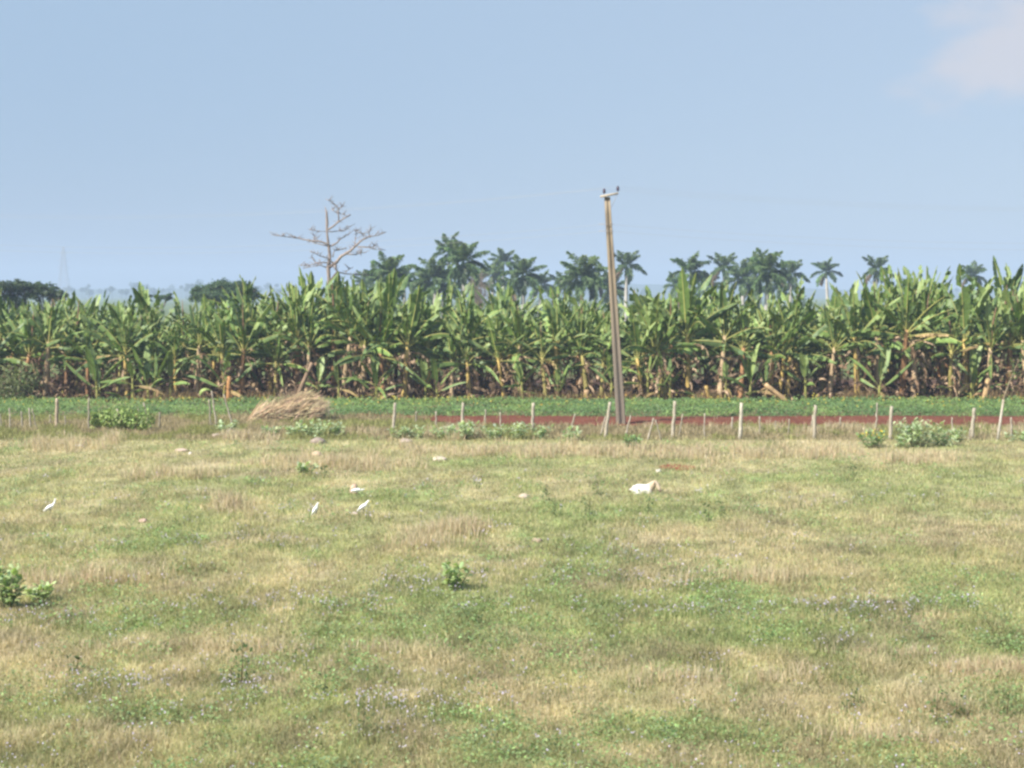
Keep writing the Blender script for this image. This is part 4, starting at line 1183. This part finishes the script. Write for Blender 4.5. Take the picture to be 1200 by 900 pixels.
# ------------------------------------------------------------------ other trees behind
def leafy_tree(name, px, Y, blobs, label, col, n, leaf, trunk_r=.3, bare=0.0):
    """blobs: (px, py, rx px, rz px) clumps of the crown"""
    c0 = at(px, 345, Y); root = thing(name, (c0.x, Y, 0), label, 'tree')
    k = Y / F; mt, ml = MB(), MB()
    B = []
    for (bx, by, rx, rz) in blobs:
        p = at(bx, by, Y); B.append((p.x - c0.x, rng.uniform(-1, 1) * rx * k * .8, p.z, rx * k, rz * k))
    zlow = min(b[2] - b[4] for b in B); fork = max(1.2, zlow * .55)
    tube(mt, [(0, 0, -.2), (.05, 0, fork * .5), (0, 0, fork)], [trunk_r * 1.3, trunk_r, trunk_r * .9], (.17, .14, .12), 8)
    for (x, y, z, rx, rz) in B:
        tube(mt, bez((0, 0, fork * .95), (x * .5, y * .4, fork + (z - fork) * .45), (x, y, z), 7), np.linspace(trunk_r * .6, .03, 7), (.19, .16, .14), 6)
        for _ in range(4):
            a = rng.normal(0, 1, 3); a /= np.linalg.norm(a)
            tube(mt, [(x * .75, y * .7, fork + (z - fork) * .75), (x + a[0] * rx * .5, y + a[1] * rx * .5, z + abs(a[2]) * rz * .5), (x + a[0] * rx * .9, y + a[1] * rx * .9, z + a[2] * rz * .8)], [.06, .03, .012], (.2, .17, .15), 4)
    mt.build('trunk', M_bark, root)
    tot = sum(b[3] * b[4] for b in B)
    for (x, y, z, rx, rz) in B:
        m = int(n * rx * rz / tot)
        nc = max(4, m // 40); C_ = rng.normal(0, 1, (nc, 3)); C_ /= np.linalg.norm(C_, axis=1, keepdims=True); C_ *= rng.uniform(.35, 1.0, (nc, 1))
        ci = rng.integers(0, nc, m)
        P = C_[ci] + rng.normal(0, .17, (m, 3)); cc = np.exp(rng.normal(0, .2, (nc, 1)))[ci]
        Q = np.stack([x + P[:, 0] * rx, y + P[:, 1] * rx, z + P[:, 2] * rz], 1)
        leaf_quads(ml, Q, P + np.array([[0, 0, .6]]), leaf, .7, vary(col, m, .18) * cc)
    ml.build('crown', M_leaf, root)
leafy_tree('spreading_tree', 262, 170, [(236,345,14,9),(248,340,17,9),(264,337,18,9),(281,338,17,9),(294,343,13,9),(262,347,30,9),(228,342,7,6)], 'dark flat topped spreading tree on the skyline left of the dead tree', (.055, .095, .035), 12000, .24)
leafy_tree('spreading_tree', 12, 150, [(5,335,17,7),(20,335,15,7),(32,340,12,8),(12,345,14,8),(-20,337,20,10),(-45,345,20,10),(22,353,12,8)], 'sparse dark tree at the left edge with bare limbs showing', (.065, .10, .042), 7500, .24, .35)
leafy_tree('spreading_tree', 58, 155, [(48,336,9,6),(58,340,11,7),(62,348,10,7),(72,346,9,6),(46,346,9,7)], 'small dark tree just right of the left edge tree, below the lattice tower', (.065, .10, .042), 3600, .22)
leafy_tree('low_tree', 180, 175, [(172,349,8,5),(186,350,8,5),(198,348,6,5)], 'low dark tree crown in the dip of the bananas left of the flat topped tree', (.05, .085, .035), 1300, .22)
def bare_tree():
    Y = 205; c = at(562, 345, Y); root = thing('bare_tree', (c.x, Y, 0), 'brown twiggy leafless tree in front of the left palm clump', 'tree')
    mb = MB(); tw = MB(); k = Y / F
    tube(mb, [(0, 0, -.1), (.1, 0, 2), (0, 0, 4.2)], [.22, .17, .13], (.2, .16, .13), 7)
    for q in range(26):
        a = rng.uniform(0, 6.28); e = rng.uniform(.2, 1.4); L = rng.uniform(1.6, 3.2)
        tip = np.array([math.cos(a) * math.cos(e), math.sin(a) * math.cos(e), math.sin(e)]) * L + np.array([0, 0, 5.2])
        pth = bez((0, 0, 3.0 + rng.random()), tip * np.array([.5, .5, .8]), tip, 6); tube(mb, pth, np.linspace(.06, .015, 6), (.22, .175, .14), 5)
        for _ in range(16):
            i = rng.integers(2, 6); d = rng.normal(0, 1, 3) + np.array([0, 0, .5]); d /= np.linalg.norm(d)
            tube(tw, [pth[i], pth[i] + d * .5 + rng.normal(0, .08, 3), pth[i] + d * rng.uniform(.7, 1.1)], [.016, .011, .005], (.25, .20, .155), 3, cap=False)
    mb.build('trunk', M_bark, root); tw.build('twigs', M_bark, root)
bare_tree()
# low scrub that closes the gaps below the palms
SCR = [(490, 352, 210), (560, 355, 200), (640, 352, 215), (700, 354, 210), (770, 352, 230), (860, 350, 215), (930, 352, 230), (1000, 355, 240), (420, 356, 200)]
SCL = ['left of the tallest palm', 'under the brown leafless tree', 'between the left clump and the wide palm', 'left of the pole', 'right of the pole', 'below the right palm clump', 'at the right end of the right palm clump', 'below the lone palm', 'right of the dead tree']
for (px, py, Y), l in zip(SCR, SCL):
    bush('scrub_bush', (px, 345), 6.5, at(px, py - 6, Y).z, 'dull green scrub bush behind the bananas ' + l, 'bush', 1500, .3, (.075, .11, .045), Y=Y)

# ------------------------------------------------------------------ lattice transmission tower and far hills
def tower():
    Y = 1700; b = at(75, 345, Y); root = thing('transmission_tower', (b.x, Y, 0), 'faint steel lattice transmission tower fading into haze on the left skyline', 'pylon')
    top = at(75, 289, Y).z; mb = MB()
    def w(z): 
        t = z / top; return 5.6 * (1 - t) ** 1.25 + .9
    lv = [0, .14, .27, .38, .48, .57, .65, .72, .79, .85, .90, .95, 1.0]; R_ = .11; cl = (.34, .33, .32)
    cor = [np.array([(sx * w(z * top), sy * w(z * top), z * top) for z in lv]) for sx, sy in ((1, 1), (-1, 1), (-1, -1), (1, -1))]
    for c in cor: tube(mb, c, R_ * 1.5, cl, 4)
    for i in range(len(lv) - 1):
        for j in range(4):
            a, c = cor[j], cor[(j + 1) % 4]
            tube(mb, [a[i], c[i + 1]], R_, cl, 4, cap=False); tube(mb, [c[i], a[i + 1]], R_, cl, 4, cap=False); tube(mb, [a[i + 1], c[i + 1]], R_, cl, 4, cap=False)
    mb.build('lattice_mast', M_metal, root)
    for z, L in ((.60, 6.6), (.73, 5.6), (.86, 4.4)):
        mb = MB()
        for sg in (1, -1):
            e = np.array([sg * L * 1.0, 0, z * top])
            for sy in (1, -1):
                tube(mb, [(sg * w(z * top), sy * .6, z * top), e], R_, cl, 4, cap=False); tube(mb, [(sg * w(z * top), sy * .6, z * top + 1.3), e], R_, cl, 4, cap=False)
        mb.build('crossarm', M_metal, root)
tower()
def ridge(Y, crest, z_noise, seed, name, label, colr):
    mb = MB(); xs = np.linspace(-2200, 2200, 420); n = len(xs)
    px = 600 + xs / Y * F
    zz = np.array([at(600, crest(p), Y).z for p in px]) + (fbm(xs * .012, xs * 0, seed, 4) - .5) * z_noise
    rows = []
    for t, f in ((-1, 0), (-.6, .45), (-.25, .85), (0, 1), (.4, .7), (1, 0)):
        rows.append(np.stack([xs, Y + t * 260 + 0 * xs, np.maximum(zz, 0) * f - (.3 if f == 0 else 0) + (fbm(xs * .05, xs * 0 + t, seed + 5) - .5) * 1.5 * (f > 0)], 1))
    V = np.concatenate(rows); i, j = np.meshgrid(np.arange(len(rows) - 1), np.arange(n - 1), indexing='ij')
    q = np.stack([i * n + j, i * n + j + 1, (i + 1) * n + j + 1, (i + 1) * n + j], -1).reshape(-1, 4)
    mb.add(V, q, np.asarray(colr)[None] * (.7 + .6 * fbm(V[:, 0] * .03, V[:, 1] * .03, seed + 9))[:, None])
    tag(mb.build(name, M_hill, smooth=True), label, 'hills', kind='structure')
ridge(2900, lambda p: 334 + 4 * math.sin(p * .006 + .6) + (3 if p > 600 else 0), 7, 301, 'hills', 'low wooded hills fading into blue haze on the skyline', (.06, .085, .045))
mb = MB()
for _ in range(150):
    x = rng.uniform(-1000, 1000) if rng.random() < .6 else rng.uniform(-700, -300); Y = rng.uniform(1700, 2300)
    h = rng.uniform(7, 12) + (rng.uniform(5, 10) if rng.random() < .3 else 0); r = rng.uniform(2.5, 6); m = 90
    P = rng.normal(0, 1, (m, 3)); P /= np.linalg.norm(P, axis=1, keepdims=True); P *= rng.uniform(.4, 1, (m, 1))
    leaf_quads(mb, np.array([[x, Y, h]]) + P * np.array([[r, r, r * .8]]), P + [[0, 0, .3]], 2.2, .8, vary((.05, .08, .04), m, .2))
    tube(mb, [(x, Y, -.2), (x, Y, h)], [.35, .2], (.15, .13, .1), 5)
tag(mb.build('distant_woods', M_leaf), 'far off woodland fading into the haze below the hills', 'woods', kind='stuff')

# ------------------------------------------------------------------ air
def haze():
    mb = MB(); x0, x1, y0, y1, z0, z1 = -3800, 3800, -400, 4500, -1.6, 75
    V = [(x0, y0, z0), (x1, y0, z0), (x1, y1, z0), (x0, y1, z0), (x0, y0, z1), (x1, y0, z1), (x1, y1, z1), (x0, y1, z1)]
    m, nt, N, L, out = new_mat('hazy_air')
    v = N.new('ShaderNodeVolumePrincipled')
    v.inputs['Color'].default_value = (.50, .61, .80, 1)
    v.inputs['Density'].default_value = .00055
    v.inputs['Anisotropy'].default_value = .0
    L.new(v.outputs[0], out.inputs['Volume'])
    mb.add(V, [(0, 3, 2, 1), (4, 5, 6, 7), (0, 1, 5, 4), (1, 2, 6, 5), (2, 3, 7, 6), (3, 0, 4, 7)], (1, 1, 1))
    tag(mb.build('haze', m), 'pale blue haze filling the air over the fields', 'haze', kind='stuff')
haze()

# ------------------------------------------------------------------ sky and sun
SUN_AZ, SUN_EL = R(-128), R(42)                          # clockwise from +Y: behind the camera, to the left
S = Vector((math.sin(SUN_AZ) * math.cos(SUN_EL), math.cos(SUN_AZ) * math.cos(SUN_EL), math.sin(SUN_EL)))
sun = bpy.data.lights.new('sun', 'SUN'); sun.energy = 4.2; sun.angle = R(.5); sun.color = (1, .95, .87)
so = bpy.data.objects.new('sun', sun); COL.objects.link(so); so.rotation_euler = S.to_track_quat('Z', 'Y').to_euler(); so.location = (0, -50, 50)
W = bpy.data.worlds.new('World'); scene.world = W; W.use_nodes = True
nt = W.node_tree; N, L = nt.nodes, nt.links
bg = N['Background']
sky = N.new('ShaderNodeTexSky'); sky.sky_type = 'NISHITA'; sky.sun_disc = False
sky.sun_elevation = SUN_EL; sky.sun_rotation = SUN_AZ % (2 * math.pi)
sky.air_density = 1.0; sky.dust_density = .6; sky.ozone_density = 2.0
# a pale cloud bank on the upper right of the sky, laid out by direction
tc = N.new('ShaderNodeTexCoord')
mp = N.new('ShaderNodeMapping'); mp.inputs['Scale'].default_value = (13, 13, 26)
L.new(tc.outputs['Generated'], mp.inputs[0])
nz = N.new('ShaderNodeTexNoise'); nz.inputs['Scale'].default_value = 1.0; nz.inputs['Detail'].default_value = 5; nz.inputs['Roughness'].default_value = .5
L.new(mp.outputs[0], nz.inputs[0])
cd = Vector((at(1205, 50, 100) - Vector((0, 0, H)))).normalized()
dot = N.new('ShaderNodeVectorMath'); dot.operation = 'DISTANCE'; dot.inputs[1].default_value = cd
nrm = N.new('ShaderNodeVectorMath'); nrm.operation = 'NORMALIZE'; L.new(tc.outputs['Generated'], nrm.inputs[0]); L.new(nrm.outputs[0], dot.inputs[0])
fall = N.new('ShaderNodeMapRange'); fall.inputs[1].default_value = 0.0; fall.inputs[2].default_value = .105; fall.inputs[3].default_value = .42; fall.inputs[4].default_value = -.30
L.new(dot.outputs['Value'], fall.inputs[0])
ad = N.new('ShaderNodeMath'); ad.operation = 'ADD'; L.new(nz.outputs['Fac'], ad.inputs[0]); L.new(fall.outputs[0], ad.inputs[1])
cl = N.new('ShaderNodeMapRange'); cl.interpolation_type = 'SMOOTHSTEP'; cl.inputs[1].default_value = .50; cl.inputs[2].default_value = .80; cl.inputs[3].default_value = 0; cl.inputs[4].default_value = .75
L.new(ad.outputs[0], cl.inputs[0])
mix = N.new('ShaderNodeMix'); mix.data_type = 'RGBA'
# a thin blue-grey sheet of far rain cloud lies low over the whole horizon
sx = N.new('ShaderNodeSeparateXYZ'); L.new(nrm.outputs[0], sx.inputs[0])
gr = N.new('ShaderNodeValToRGB'); L.new(sx.outputs['Z'], gr.inputs[0])
gr.color_ramp.elements[0].position = 0; gr.color_ramp.elements[0].color = (.116, .160, .248, 1)
gr.color_ramp.elements[1].position = .24; gr.color_ramp.elements[1].color = (.178, .240, .306, 1)
gs = N.new('ShaderNodeVectorMath'); gs.operation = 'SCALE'; gs.inputs['Scale'].default_value = 10.0; 
# it thins towards the right, where the sky is paler
lr = N.new('ShaderNodeMapRange'); lr.inputs[1].default_value = -.25; lr.inputs[2].default_value = .40; lr.inputs[3].default_value = 0; lr.inputs[4].default_value = .75
L.new(sx.outputs['X'], lr.inputs[0])
gm = N.new('ShaderNodeMix'); gm.data_type = 'RGBA'; L.new(lr.outputs[0], gm.inputs[0]); L.new(gr.outputs[0], gm.inputs[6]); gm.inputs[7].default_value = (.212, .248, .305, 1)
L.new(gm.outputs[2], gs.inputs[0])
sh = N.new('ShaderNodeMapRange'); sh.interpolation_type = 'SMOOTHSTEP'; sh.inputs[1].default_value = .22; sh.inputs[2].default_value = .5; sh.inputs[3].default_value = .85; sh.inputs[4].default_value = 0
L.new(sx.outputs['Z'], sh.inputs[0])
m0 = N.new('ShaderNodeMix'); m0.data_type = 'RGBA'; L.new(sh.outputs[0], m0.inputs[0]); L.new(sky.outputs[0], m0.inputs[6]); L.new(gs.outputs[0], m0.inputs[7])
L.new(cl.outputs[0], mix.inputs[0]); L.new(m0.outputs[2], mix.inputs[6]); mix.inputs[7].default_value = (3.3, 3.15, 3.3, 1)
L.new(mix.outputs[2], bg.inputs['Color']); bg.inputs['Strength'].default_value = .095

# ------------------------------------------------------------------ camera and render settings
cam = bpy.data.cameras.new('camera'); co = bpy.data.objects.new('camera', cam); COL.objects.link(co)
co.location = (0, 0, H); co.rotation_euler = (math.pi / 2 - PITCH, 0, 0)
cam.sensor_width = 36; cam.lens = F / 1200 * 36; cam.clip_start = .5; cam.clip_end = 30000
scene.camera = co
vs = scene.view_settings; scene.display_settings.display_device = 'sRGB'
vs.view_transform = 'Standard'; vs.look = 'None'; vs.exposure = 1.2; vs.gamma = 1
cy = scene.cycles
cy.use_denoising = True; cy.max_bounces = 6; cy.diffuse_bounces = 3; cy.glossy_bounces = 2; cy.transmission_bounces = 4; cy.volume_bounces = 1
cy.pixel_filter_type = 'BLACKMAN_HARRIS'; cy.filter_width = 2.7
